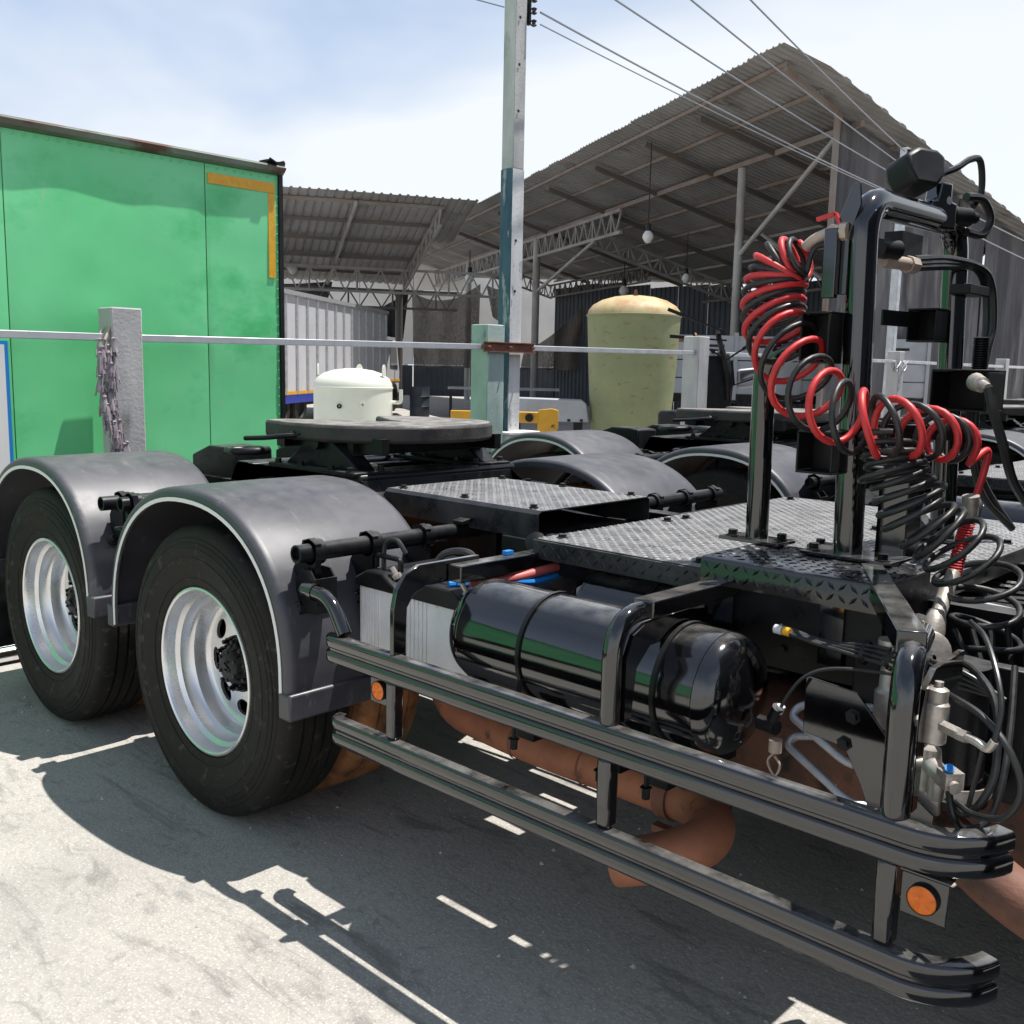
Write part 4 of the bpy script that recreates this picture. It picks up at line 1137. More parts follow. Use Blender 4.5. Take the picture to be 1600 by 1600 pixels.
# rear cross box and lamp holder
part(MB().prism([(-1.62, 1.02), (-1.22, 1.02), (-1.22, 1.165), (-1.30, 1.175), (-1.46, 1.175), (-1.62, 1.12)], (0, .87, 0), (1, 0, 0), (0, 0, 1), (0, .22, 0)), 'tail_box', BLKD, trk, bevel=.01)
part(MB().prism([(-1.62, 1.02), (-1.22, 1.02), (-1.22, 1.165), (-1.30, 1.175), (-1.46, 1.175), (-1.62, 1.12)], (0, 1.37, 0), (1, 0, 0), (0, 0, 1), (0, .22, 0)), 'tail_box', BLKD, trk, bevel=.01)
for flip in (False, True):
    mbx = MB().box(-2.02, -2.005, .02, .62, .18, .98)
    if flip: mbx.mirror_y(YC)
    part(mbx, 'mud_flap', BLKP, trk)

# ---- fifth wheel on its corrugated mounting plate
prof = []
x = -1.12
while x < -.16:
    prof += [(x, 1.045), (x+.035, 1.05), (x+.055, 1.125), (x+.07, 1.135), (x+.145, 1.135), (x+.16, 1.125), (x+.18, 1.05), (x+.205, 1.045)]
    x += .21
prof += [(-.07, 1.045), (.03, 1.045)]
pr2 = prof+[(a_, b_-.010) for a_, b_ in reversed(prof)]
mp5 = part(MB().prism(pr2, (0, .79, 0), (1, 0, 0), (0, 0, 1), (0, .88, 0)), 'mounting_plate', BLKD, trk, bevel=.004)
part(MB().box(-.18, .09, .76, 1.70, 1.060, 1.076), 'front_flange', BLKD, mp5, bevel=.003)
part(MB().box(-.27, -.12, .78, 1.71, 1.078, 1.150), 'front_beam', BLKD, mp5, bevel=.018)
mbx = MB()
for y in (.80, .86, .93, 1.12, 1.34, 1.50, 1.56, 1.63): mbx.hexbolt((.03 if y not in (.86, 1.5) else -.03+.09, y, 1.076), (0, 0, 1), .014, .016)
for y in (.83, 1.0, 1.45, 1.6): mbx.hexbolt((-.75, y, 1.135), (0, 0, 1), .014, .016)
part(mbx, 'flange_bolts', BLKD, mp5)
fwl = bpy.data.objects.new('fifth_wheel', None); COL.objects.link(fwl); fwl.parent = trk; fwl.empty_display_size = .1
poly = []
cx_ = -.43
for k in range(33):
    an = -PI/2+PI*k/32
    poly.append((cx_+.44*math.cos(an), YC+.455*math.sin(an)))
poly += [(cx_-.20, YC+.45), (cx_-.43, YC+.40), (cx_-.47, YC+.36), (cx_-.47, YC+.27), (cx_-.12, YC+.06), (cx_-.02, YC+.05), (cx_+.02, YC), (cx_-.02, YC-.05), (cx_-.12, YC-.06), (cx_-.47, YC-.27), (cx_-.47, YC-.36), (cx_-.43, YC-.40), (cx_-.20, YC-.45)]
mbx = MB().prism(poly, (0, 0, 1.272), (1, 0, .012), (0, 1, 0), (0, 0, .075))
part(mbx, 'coupling_plate', GREASE, fwl, bevel=.014)
mbx = MB()
for y in (YC-.33, YC+.33):
    mbx.box(cx_-.40, cx_+.34, y-.02, y+.02, 1.225, 1.293)
mbx.box(cx_+.15, cx_+.19, YC-.38, YC+.38, 1.215, 1.293)
mbx.box(cx_-.34, cx_-.28, YC-.40, YC-.1, 1.225, 1.293); mbx.box(cx_-.34, cx_-.28, YC+.1, YC+.40, 1.225, 1.293)
part(mbx, 'plate_ribs', BLKD, fwl)
for y in (YC-.41, YC+.31):
    part(MB().prism([(-.26, 1.155), (.26, 1.155), (.20, 1.20), (.09, 1.275), (-.09, 1.275), (-.2, 1.20)], (cx_, y, 0), (1, 0, 0), (0, 0, 1), (0, .10, 0)), 'pedestal', BLKD, fwl, bevel=.008)
    part(MB().box(cx_-.32, cx_+.30, y-.05, y+.15, 1.137, 1.157), 'pedestal_foot', BLKD, fwl, bevel=.004)
    part(MB().tube([(cx_, y-.03, 1.26), (cx_, y+.13, 1.26)], .028, 12), 'pivot_pin', BLKD, fwl)
mbx = MB()
for y in (YC-.44, YC-.28, YC+.28, YC+.44):
    for dx in (-.27, -.1, .12, .25): mbx.hexbolt((cx_+dx, y, 1.157), (0, 0, 1), .014, .018)
part(mbx, 'pedestal_bolts', BLKD, fwl)
part(MB().tube(fillet([(cx_-.02, YC-.34, 1.285), (cx_-.14, YC-.48, 1.285), (cx_-.22, YC-.53, 1.272), (cx_-.36, YC-.55, 1.262)], .05), .011, 8), 'release_rod', BLKD, fwl)
part(MB().tube(fillet([(cx_-.26, YC-.50, 1.215), (cx_-.42, YC-.50, 1.205), (cx_-.44, YC-.60, 1.205), (cx_-.30, YC-.64, 1.21), (cx_-.24, YC-.56, 1.213), (cx_-.26, YC-.50, 1.215)], .04), .017, 10), 'release_handle', BLKD, fwl)
mbx = MB()
for i in range(14):
    an = random.uniform(0, 6.28); c = Vector((cx_-.12+random.uniform(-.06, .06), YC-.40+random.uniform(-.05, .05), 1.30+random.uniform(-.01, .02)))
    mbx.lathe([(-.012, .004), (-.008, .02), (.004, .022), (.012, .005)], c, (random.uniform(-.4, .4), random.uniform(-.4, .4), 1), 7)
part(mbx, 'grease', BLKD, fwl)

# ---- tread plates
def lozenges(x0, x1, y0, y1, z, pitch, ln, wd, hh, slope=None, parent=None, cut=None, mat=None):
    mbx = MB(); i = 0
    x = x0+pitch*.6
    while x < x1-pitch*.4:
        j = 0
        y = y0+pitch*.6
        while y < y1-pitch*.4:
            an = PI/4 if (i+j) % 2 else -PI/4
            if not (cut and cut(x, y)):
                u = Vector((math.cos(an), math.sin(an), 0)); v = Vector((-u.y, u.x, 0)); c = Vector((x, y, z))
                mbx.add([c+u*ln, c+v*wd, c-u*ln, c-v*wd, c+u*ln*.45+Vector((0, 0, hh)), c-u*ln*.45+Vector((0, 0, hh))],
                        [(0, 1, 4), (1, 2, 5, 4), (2, 3, 5), (3, 0, 4, 5)])
            y += pitch; j += 1
        x += pitch; i += 1
    o = part(mbx, 'tread_pattern', mat or TREAD, parent, sharp=20, kind='stuff')
    return o
# raised middle cover over the frame
P1 = (.10, .90, .735, 1.36)
mbx = MB().prism([(0, 0), (0, -.085), (-.003, -.085), (-.003, .0), (.012, .012), (.613, .012), (.628, 0), (.628, -.085), (.625, -.085), (.625, 0), (.612, .008), (.013, .008)], (P1[0], P1[2], 1.112), (0, 1, 0), (0, 0, 1), (P1[1]-P1[0], 0, 0))
cv = part(mbx, 'middle_cover', TREAD, trk)
lozenges(P1[0], P1[1], P1[2]+.012, P1[3]-.012, 1.124, .0205, .0098, .0048, .0018, parent=cv, mat=WORN)
mbx = MB()
for x in (.16, .50, .84):
    for y in (.775, 1.325): mbx.hexbolt((x, y, 1.126), (0, 0, 1), .012, .012)
part(mbx, 'cover_bolts', BLKD, cv)
part(MB().box(.10, .86, .83, 1.30, .99, 1.03), 'cover_frame', BLKD, cv)
# wide catwalk deck
DX0, DX1, DY0, DY1, DZ = 1.06, 2.16, .535, 2.13, 1.078
mbx = MB().prism([(.0, -.062), (.0, -.014), (.004, -.004), (.014, 0), (DX1-DX0-.014, 0), (DX1-DX0-.004, -.004), (DX1-DX0, -.014), (DX1-DX0, -.062), (DX1-DX0-.005, -.062), (DX1-DX0-.005, -.016), (DX1-DX0-.016, -.006), (.016, -.006), (.005, -.016), (.005, -.062)], (DX0, DY0, DZ), (1, 0, 0), (0, 0, 1), (0, DY1-DY0, 0))
dk = part(mbx, 'catwalk_deck', TREAD, trk)
part(MB().box(DX0+.002, DX1-.002, DY0-.006, DY0-.0005, DZ-.062, DZ-.004), 'deck_edge', TREAD, dk, bevel=.002)
lozenges(DX0, DX1, DY0, DY1, DZ, .0210, .0100, .0044, .0018, parent=dk, mat=WORN)
# tread on the near edge face
mbx = MB()
for k in range(38):
    x = DX0+.02+k*.0285
    for q in range(2):
        z = DZ-.018-.024*q; an = (1 if (k+q) % 2 else -1)*PI/4
        u = Vector((math.cos(an), 0, math.sin(an))); v = Vector((-u.z, 0, u.x)); c = Vector((x, DY0-.006, z))
        mbx.add([c+u*.013, c+v*.005, c-u*.013, c-v*.005, c+u*.006+Vector((0, -.003, 0)), c-u*.006+Vector((0, -.003, 0))], [(0, 1, 4), (1, 2, 5, 4), (2, 3, 5), (3, 0, 4, 5)])
part(mbx, 'edge_tread', TREAD, dk, sharp=20, kind='stuff')
mbx = MB()
for x, y in ((1.12, .60), (1.13, 1.15), (1.14, 1.25), (1.13, 1.75), (1.62, .60), (2.05, 1.35), (1.7, 1.55), (1.12, 2.05), (2.08, 1.95), (2.10, 1.62)): mbx.hexbolt((x, y, DZ), (0, 0, 1), .013, .013)
part(mbx, 'deck_bolts', BLKD, dk)
for y in (.62, .86, 1.58, 1.98): part(MB().box(DX0+.01, DX1-.01, y-.02, y+.02, DZ-.12, DZ-.012), 'deck_bearer', BLKD, dk)
for x in (1.2, 1.95): part(MB().box(x-.03, x+.03, .60, 2.05, .985, DZ-.064), 'deck_bearer', BLKD, dk)
# raised strip carrying the hose rack
SX0, SX1, SY0, SY1, SZ = 1.695, 2.185, .485, .80, 1.122
mbx = MB().prism([(0, -.070), (0, -.012), (.004, -.003), (.012, 0), (SY1-SY0, 0), (SY1-SY0, -.006), (.014, -.006), (.006, -.014), (.006, -.070)], (SX0, SY0, SZ), (0, 1, 0), (0, 0, 1), (SX1-SX0, 0, 0))
st_ = part(mbx, 'rack_step', TREADB, trk)
lozenges(SX0, SX1, SY0+.01, SY1, SZ, .0285, .0135, .0055, .003, parent=st_, mat=TREADB)
mbx = MB()
for k in range(16):
    x = SX0+.02+k*.0285
    for q in range(2):
        z = SZ-.020-.028*q; an = (1 if (k+q) % 2 else -1)*PI/4
        u = Vector((math.cos(an), 0, math.sin(an))); v = Vector((-u.z, 0, u.x)); c = Vector((x, SY0, z))
        mbx.add([c+u*.015, c+v*.005, c-u*.015, c-v*.005, c+u*.007+Vector((0, -.003, 0)), c-u*.007+Vector((0, -.003, 0))], [(0, 1, 4), (1, 2, 5, 4), (2, 3, 5), (3, 0, 4, 5)])
part(mbx, 'edge_tread', TREADB, st_, sharp=20, kind='stuff')
part(MB().box(SX0+.01, SX1-.01, SY0+.03, SY1-.01, SZ-.16, SZ-.012), 'step_bearer', BLKD, st_)
part(MB().box(SX0+.03, SX0+.09, SY0+.02, SY0+.05, .86, SZ-.07), 'step_stay', BLK, st_)
part(MB().box(SX1-.16, SX1-.10, SY0+.02, SY0+.05, .90, SZ-.07), 'step_stay', BLK, st_)

# ---- hose rack
rack = bpy.data.objects.new('hose_rack', None); COL.objects.link(rack); rack.parent = trk; rack.empty_display_size = .1
part(MB().tube(fillet([(1.965, .765, 1.13), (1.945, .765, 2.035), (1.905, 1.50, 2.06), (1.94, 1.50, 1.08)], [.11, .11], 9), .038, 18), 'hoop', BLK, rack)
part(MB().tube(fillet([(1.685, .785, 1.13), (1.68, .785, 1.635), (1.93, .775, 1.72)], .075, 8), .032, 18), 'brace_tube', BLK, rack)
part(MB().box(1.59, 1.78, .735, .835, SZ+.003, SZ+.013), 'foot_plate', BLK, rack, bevel=.002)
part(MB().box(1.86, 2.11, .70, .83, SZ+.003, SZ+.013), 'foot_plate', BLK, rack, bevel=.002)
part(MB().box(1.80, 2.02, 1.44, 1.56, DZ+.004, DZ+.014), 'foot_plate', BLK, rack, bevel=.002)
part(MB().box(1.72, 1.90, 1.02, 1.10, DZ+.004, DZ+.016), 'foot_plate', BLK, rack, bevel=.002)
mbx = MB()
for x, y in ((1.62, .765), (1.755, .80), (1.885, .735), (2.08, .72)): mbx.hexbolt((x, y, SZ+.013), (0, 0, 1), .014, .018)
mbx.hexbolt((1.75, 1.05, DZ+.016), (0, 0, 1), .014, .016)
part(mbx, 'foot_bolts', BLKD, rack)
part(MB().prism([(2.01, 1.125), (2.01, 1.36), (2.09, 1.36), (2.09, 1.125), (2.085, 1.125), (2.085, 1.355), (2.015, 1.355), (2.015, 1.125)], (0, .83, 0), (1, 0, 0), (0, 0, 1), (0, .09, 0)), 'channel_post', BLK, rack, bevel=.002)
part(MB().box(2.012, 2.088, .825, .83, 1.125, 1.36), 'channel_face', BLK, rack)
part(MB().bar((2.0, .80, 1.38), (1.93, 1.42, 1.12), .03, .03), 'diagonal_stay', BLK, rack)
def open_box(x0, x1, y0, y1, z0, z1, t_=.006):
    mbx = MB()
    mbx.box(x0, x1, y1-t_, y1, z0, z1)
    mbx.box(x0, x1, y0, y1-t_-.0005, z1-t_, z1); mbx.box(x0, x1, y0, y1-t_-.0005, z0, z0+t_)
    mbx.box(x1-t_, x1, y0, y1-t_-.0005, z0+t_+.0005, z1-t_-.0005)
    mbx.box(x0, x0+t_, y0, y1-t_-.0005, z0+t_+.0005, z1-t_-.0005)
    return mbx
part(open_box(1.845, 1.925, .66, .74, 1.625, 1.755), 'hose_holder', BLKP, rack, bevel=.002)
part(open_box(1.86, 1.96, .65, .74, 1.345, 1.455), 'hose_holder', BLKP, rack, bevel=.002)
part(MB().prism([(1.885, 1.80), (1.925, 1.80), (1.925, 1.95), (1.95, 2.02), (1.945, 2.075), (1.925, 2.07), (1.885, 1.97)], (0, .735, 0), (1, 0, 0), (0, 0, 1), (0, .008, 0)), 'gusset_plate', BLK, rack, bevel=.002)
part(MB().box(1.868, 1.905, .712, .734, 1.79, 1.965), 'valve_plate', BLK, rack, bevel=.003)
part(open_box(1.84, 1.93, 1.34, 1.43, 1.70, 1.80), 'switch_box', BLKP, rack, bevel=.002)
part(MB().bar((1.84, 1.16, 1.765), (1.86, 1.36, 1.765), .045, .006, (1, 0, 0)), 'switch_bracket', BLKP, rack)
part(open_box(1.96, 2.12, 1.25, 1.40, 1.50, 1.62), 'socket_box', BLKP, rack, bevel=.003)
part(MB().lathe([(0, .026), (.05, .022), (.055, .015), (.10, .012)], (2.09, 1.24, 1.585), (.6, -.75, -.15), 14, True), 'socket_plug', ALU, rack)
part(MB().box(1.93, 1.99, 1.42, 1.60, 1.845, 1.875), 'cable_clip', BLKP, rack, bevel=.003)
part(MB().lathe([(0, .026), (.07, .026), (.08, .012)], (1.93, .90, 1.93), (.3, .9, 0), 18, True).box(1.90, 1.95, 1.0, 1.14, 1.90, 1.985), 'horn_unit', BLKP, rack)
part(MB().prism([(-.03, 0), (.03, 0), (.03, .05), (-.03, .05)], (2.05, .70, 1.42), (1, 0, 0), (0, 0, 1), (0, .008, 0)).bar((2.02, .72, 1.46), (2.20, .92, 1.455), .012, .035), 'strap_holder', BLKP, rack)
# work lamp on top
wl = part(MB().prism([(-.07, -.01), (-.05, -.05), (.025, -.055), (.06, -.015), (.068, .036), (.04, .058), (-.025, .062), (-.07, .036)], (1.86, 1.20, 2.150), (.45, .88, 0), (-.25, .15, .95), (.085, -.042, .024)), 'work_lamp', BLKP, rack, bevel=.012)
part(MB().prism([(-.055, .0), (.055, .0), (.055, .075), (.03, .08), (.03, .13), (-.02, .13), (-.03, .08), (-.055, .075)], (1.90, 1.30, 2.02), (.3, .95, 0), (0, 0, 1), (.05, -.02, 0)), 'lamp_bracket', BLK, rack, bevel=.006)
part(MB().lathe([(0, .028), (.07, .028), (.075, .018), (.10, .016)], (1.93, 1.38, 2.07), (.4, .9, 0), 14, True), 'lamp_motor', BLKP, rack)
mbx = MB().tube(smooth([(1.90, 1.27, 2.165), (1.94, 1.36, 2.20), (1.955, 1.43, 2.235), (1.96, 1.50, 2.24), (1.96, 1.53, 2.16), (1.95, 1.50, 2.11)], 6), .010, 8)
mbx.tube(smooth([(1.95, 1.44, 2.13), (1.97, 1.52, 2.13), (1.98, 1.57, 2.08), (1.97, 1.54, 2.03), (1.95, 1.46, 2.03)], 6), .013, 8)
part(mbx, 'lamp_cable', BLKH, rack)
part(MB().hexbolt((1.945, 1.30, 2.10), (.9, -.4, 0), .012, .012).hexbolt((1.94, 1.27, 2.19), (.9, -.4, 0), .012, .012), 'lamp_bolts', STEEL, rack)
# air fitting with red lever
part(MB().tube(smooth([(1.80, .745, 1.925), (1.83, .742, 1.945), (1.87, .738, 1.957), (1.905, .735, 1.957)], 5), [.013]*16 if False else .014, 10).lathe([(0, .02), (.03, .02), (.031, .024), (.05, .024)], (1.872, .737, 1.957), (1, 0, 0), 8, True), 'air_fitting', BEIGE, rack)
part(MB().bar((1.835, .735, 1.992), (1.885, .735, 2.003), .012, .010).bar((1.885, .735, 2.003), (1.90, .735, 1.975), .012, .008), 'red_lever', REDH, rack)
part(MB().tube(smooth([(1.93, .93, 1.90), (1.95, 1.02, 1.90), (1.95, 1.09, 1.90)], 4), .018, 10).lathe([(0, .024), (.05, .024)], (1.95, 1.04, 1.90), (0, 1, 0), 8, True), 'air_fitting', BEIGE, rack)
# cables running down the far leg
for dx, dy, dr_ in ((0, 0, 0), (.012, .03, .02), (-.01, .045, -.01)):
    mbx = MB().tube(smooth([(1.95, 1.09, 1.905+dx), (1.96, 1.30, 1.925+dx), (1.965+dx, 1.50+dy, 1.93), (1.975+dx, 1.585+dy, 1.88), (1.985+dx, 1.60+dy, 1.76), (1.985+dx, 1.585+dy*.5, 1.68), (1.985+dx, 1.565, 1.58), (1.985+dx, 1.545, 1.46), (2.0, 1.54+dy, 1.34), (2.03, 1.58+dy, 1.22+dr_), (2.10, 1.66, 1.12)], 7), .011, 8)
    part(mbx, 'cable', BLKH, rack)
mbx = MB()
for k in range(22): mbx.lathe([(-.004, .018), (-.002, .024), (.002, .024), (.004, .018)], (1.985, 1.57, 1.56+k*.0075), (0, 0, 1), 12)
part(mbx, 'conduit', BLKP, rack)
part(MB().tube(smooth([(2.15, 1.165, 1.57), (2.17, 1.17, 1.50), (2.19, 1.22, 1.40), (2.20, 1.30, 1.30), (2.24, 1.42, 1.20), (2.32, 1.55, 1.12), (2.5, 1.6, 1.05)], 7), .014, 8), 'cable', BLKH, rack)

# ---- coiled hoses
def coil(axis, radii, turns_density, rr, phase, mat, name, n_seg=15, lead_in=None, lead_out=None, wob=.12, seed=1):
    ax = smooth(axis, 14); n = len(ax); fr = frames(ax)
    dens = lambda s_: turns_density[min(len(turns_density)-1, int(s_*len(turns_density)))]
    rad = lambda s_: radii[min(len(radii)-2, int(s_*(len(radii)-1)))]*(1-(s_*(len(radii)-1)) % 1)+radii[min(len(radii)-1, int(s_*(len(radii)-1))+1)]*((s_*(len(radii)-1)) % 1)
    total = sum(turns_density)/len(turns_density)
    steps = int(total*n_seg*1.3); th = phase; pts = []
    for i in range(steps+1):
        s_ = i/steps; f = s_*(n-1); k = min(n-2, int(f)); q = f-k
        p = ax[k].lerp(ax[k+1], q); N1 = fr[k][1].lerp(fr[k+1][1], q); N2 = fr[k][2].lerp(fr[k+1][2], q)
        r_ = rad(s_)*(1+wob*noise.noise(Vector((th*.35, seed, 0))))
        tl = fr[k][0]*(r_*.35*math.cos(th-phase+.6)*math.copysign(1, math.cos(phase-.3))*0.6+.012*noise.noise(Vector((th*.21, seed*3, 5))))
        pts.append(p+N1*(math.cos(th)*r_*(1+.18*noise.noise(Vector((th*.13, seed, 7)))))+N2*(math.sin(th)*r_)+tl)
        th += 2*PI*dens(s_)/steps
    if lead_in: pts = smooth(list(lead_in)+[pts[0]], 6)[:-1]+pts
    if lead_out: pts = pts+smooth([pts[-1]]+list(lead_out), 8)[1:]
    return part(MB().tube(pts, rr, 9), name, mat, trk, sharp=60)
AX = [(1.80, .735, 1.895), (1.755, .73, 1.885), (1.732, .725, 1.84), (1.735, .715, 1.77), (1.772, .69, 1.69), (1.868, .62, 1.598), (1.972, .55, 1.53), (2.085, .52, 1.49), (2.155, .56, 1.48), (2.21, .66, 1.463), (2.24, .74, 1.445)]
RD = [.050, .070, .078, .082, .084, .080, .072, .064, .058, .050]
DN = [15, 14.5, 13, 11, 9.5, 9.5, 11, 12]
coil(AX, RD, DN, .0088, 0.3, REDH, 'red_coiled_hose', lead_in=[(1.80, .745, 1.925)],
     lead_out=[(2.280, .80, 1.425), (2.278, .80, 1.38), (2.270, .785, 1.32), (2.262, .75, 1.24), (2.262, .71, 1.16)], seed=3, wob=.10)
coil(AX, RD, DN, .0078, 0.3+PI, BLKH, 'black_coiled_hose', lead_in=[(1.885, .73, 1.925), (1.83, .74, 1.92)], seed=3, wob=.10)
coil([(2.105, .63, 1.455), (2.12, .62, 1.41), (2.145, .615, 1.36), (2.18, .62, 1.305), (2.225, .63, 1.25), (2.28, .65, 1.205), (2.325, .67, 1.145), (2.345, .68, 1.075), (2.355, .68, 1.0), (2.37, .66, .93)], [.060, .066, .072, .078, .082, .078, .074, .070], [21, 23, 21, 18, 14, 11, 9, 8], .0078, 1.0, BLKH, 'black_coiled_hose', seed=5, wob=.25)
# spring guard and coupling on the red hose
mbx = MB(); sp = smooth([(2.264, .755, 1.25), (2.262, .73, 1.19), (2.262, .70, 1.13)], 10); hp = []
for i in range(240):
    f = i/239*(len(sp)-1); k = min(len(sp)-2, int(f)); q = sp[k].lerp(sp[k+1], f-k); th = i*.5
    hp.append(q+Vector((.0165*math.cos(th), .0165*math.sin(th), 0)))
part(mbx.tube(hp, .0028, 5), 'spring_guard', REDH, trk)
part(MB().lathe([(0, .017), (.03, .017), (.031, .020), (.05, .020)], (2.266, .768, 1.268), (0, -.2, 1), 12, True), 'hose_ferrule', ALU, trk)
part(MB().tube(smooth([(2.262, .70, 1.135), (2.262, .66, 1.10), (2.275, .60, 1.075), (2.285, .55, 1.06)], 5), .0175, 12), 'hose_sleeve', ALU, trk)
gl = part(MB().lathe([(0, .018), (.02, .024), (.05, .026), (.07, .022)], (2.283, .55, 1.07), (.12, -.55, -.75), 12, True).lathe([(-.016, .042), (-.012, .046), (.012, .046), (.016, .040), (.018, .028), (.024, .027), (.025, .001)], (2.30, .475, .995), (.5, -.75, .25), 22), 'gladhand_coupling', ALU, trk)
part(MB().lathe([(-.01, .025), (.01, .025)], (2.255, .52, 1.04), (.5, -.75, .2), 14, True).bar((2.255, .52, 1.04), (2.29, .52, 1.03), .02, .03), 'coupling_ear', ALU, gl)

# ---- side guard
def rail_prof(z):
    return [(-.029, z), (0, z), (.005, z-.002), (.008, z-.008), (.008, z-.030), (.005, z-.035), (-.001, z-.038), (-.001, z-.044), (.005, z-.047), (.008, z-.052), (.008, z-.073), (.005, z-.079), (0, z-.081), (-.029, z-.081)]
def rpath(x0, x1, cl, cr):
    L = []
    for k in range(7):
        an = PI/2*(1-k/6)
        L.append((x0+cl-cl*math.sin(an), cl*(1-math.cos(an))*.0+cl*(1-math.cos(PI/2*(1-k/6))), 0))
    L.append(((x0+x1)/2, 0, 0))
    for k in range(11):
        an = 1.35*k/10
        L.append((x1-cr+cr*math.sin(an), cr*(1-math.cos(an)), 0))
    return L
sg = bpy.data.objects.new('side_guard', None); COL.objects.link(sg); sg.parent = trk; sg.empty_display_size = .1
part(MB().sweep(rail_prof(.80), rpath(.70, 2.605, .045, .15), 1), 'guard_rail', BLK, sg, sharp=50)
part(MB().sweep(rail_prof(.55), rpath(.725, 2.60, .045, .15), 1), 'guard_rail', BLK, sg, sharp=50)
for x in (1.005, 1.765, 2.425):
    part(MB().box(x-.019, x+.019, .004, .044, .551, .718), 'stanchion', BLK, sg, bevel=.008)
for xr, zr, sx in ((.955, .682, -1), (2.495, .668, 1)):
    c = (xr, .01, zr)
    pl = part(MB().box(xr-.042, xr+.042, .012, .016, zr-.040, zr+.040), 'reflector_plate', BLK, sg, bevel=.002)
    if sx > 0: part(MB().box(xr-.045, xr+.044, .012, .04, zr+.041, zr+.044), 'plate_flange', BLK, pl)
    part(MB().lathe([(0, .0285), (.008, .0285), (.010, .0275), (.0101, .0265)], (xr, .012, zr), (0, -1, 0), 36), 'reflector_rim', BLKP, pl)
    mbx = MB()
    for k in range(6):
        a0, a1 = k*PI/3+.3, (k+1)*PI/3+.3
        am = (a0+a1)/2
        pts = [(xr, .0005, zr)]+[(xr+.0265*math.cos(a0+(a1-a0)*q/5), .0035, zr+.0265*math.sin(a0+(a1-a0)*q/5)) for q in range(6)]
        mid = (xr+.015*math.cos(am), -.0005-(.0025 if k % 2 else 0), zr+.015*math.sin(am))
        mbx.add(pts+[mid], [(i, i+1, 7) for i in range(6)]+[(6, 0, 7)])
    part(mbx, 'reflector', ORG, pl, sharp=3)
# left stay: curved flat plate and box arm
out = [(0, .80), (.0, .93), (.012, .985), (.045, 1.025), (.095, 1.045), (.33, 1.045), (.33, .985), (.12, .982), (.075, .965), (.05, .93), (.045, .80)]
part(MB().prism(out, (1.012, .0, 0), (0, 1, 0), (0, 0, 1), (.016, 0, 0)), 'curved_stay', BLK, sg, bevel=.002)
part(MB().box(1.03, 1.085, .20, .82, .985, 1.035), 'box_arm', BLK, sg, bevel=.004)
# middle stay: half-round upright and channel arm
mbx = MB().tube(fillet([(1.765, .025, .801), (1.765, .025, 1.045), (1.765, .25, 1.045)], .10, 8), .024, 14)
part(mbx, 'bent_stay', BLK, sg)
part(MB().prism([(.05, .80), (.05, .95), (.075, 1.0), (.12, 1.02), (.30, 1.03), (.30, .97), (.14, .965), (.09, .92), (.075, .80)], (1.775, 0, 0), (0, 1, 0), (0, 0, 1), (.012, 0, 0)), 'stay_web', BLK, sg)
part(MB().box(1.74, 1.80, .13, .82, 1.030, 1.072), 'channel_arm', BLK, sg, bevel=.004)
# right stay
mbx = MB().tube(fillet([(2.425, .03, .801), (2.425, .03, 1.085), (2.36, .26, 1.085)], .10, 8), .027, 14)
part(mbx, 'bent_stay', BLK, sg)
part(MB().prism([(.058, .80), (.058, .97), (.08, 1.03), (.13, 1.06), (.30, 1.06), (.30, 1.0), (.15, .99), (.10, .94), (.085, .80)], (2.436, 0, 0), (-.05, 1, 0), (0, 0, 1), (.012, 0, 0)), 'stay_web', BLK, sg)
part(MB().bar((2.40, .11, 1.105), (2.06, .70, 1.105), .055, .045), 'channel_arm', BLK, sg, bevel=.003)
# bracket tying the upper rail to the fender
part(MB().tube(fillet([(.56, .035, .905), (.70, .03, .905), (.775, .025, .805)], .06, 7), .022, 12).lathe([(0, .023), (.03, .023), (.031, .026), (.05, .026)], (.57, .035, .905), (1, 0, 0), 14), 'rail_hook', BLK, sg)
part(MB().prism([(.50, .83), (.60, .83), (.60, .935), (.575, .965), (.53, .965), (.50, .935)], (0, .045, 0), (1, 0, 0), (0, 0, 1), (0, .006, 0)).prism([(.50, .83), (.60, .83), (.60, .935), (.575, .965), (.53, .965), (.50, .935)], (0, .12, 0), (1, 0, 0), (0, 0, 1), (0, .006, 0)).box(.598, .604, .045, .126, .83, .94), 'hook_bracket', BLKD, sg)

# ---- air tanks, batteries, exhaust
def tank(x0, x1, y, z, r, straps, name='air_tank'):
    o = part(MB().lathe([(.03, .002), (.034, r*.35), (.044, r*.62), (.058, r*.82), (.075, r*.93), (.092, r*.98), (.105, r*.996), (.106, r*1.008), (.112, r*1.008), (.113, r), (x1-x0-.113, r), (x1-x0-.112, r*1.008), (x1-x0-.106, r*1.008), (x1-x0-.105, r*.996), (x1-x0-.092, r*.98), (x1-x0-.075, r*.93), (x1-x0-.058, r*.82), (x1-x0-.044, r*.62), (x1-x0-.034, r*.35), (x1-x0-.03, .002)], (x0, y, z), (1, 0, 0), 56), name, BLK, trk, sharp=25)
    for sx in straps:
        part(MB().lathe([(-.006, r*1.002), (-.006, r+.006), (.006, r+.006), (.006, r*1.002)], (sx, y, z), (1, 0, 0), 48).tube([(sx, y-r*.9, z-.06), (sx, y-r*1.05, z-.16), (sx, y-r*1.05, z-.22)], .007, 6).box(sx-.03, sx+.03, y-r*.75, y+.2, z-.235, z-.19).hexbolt((sx, y-r*1.05, z-.22), (0, 0, -1), .01, .03), 'tank_strap', BLKD, o)
    return o
t1 = tank(1.02, 2.01, .285, .845, .148, (1.37, 1.66, 1.80))
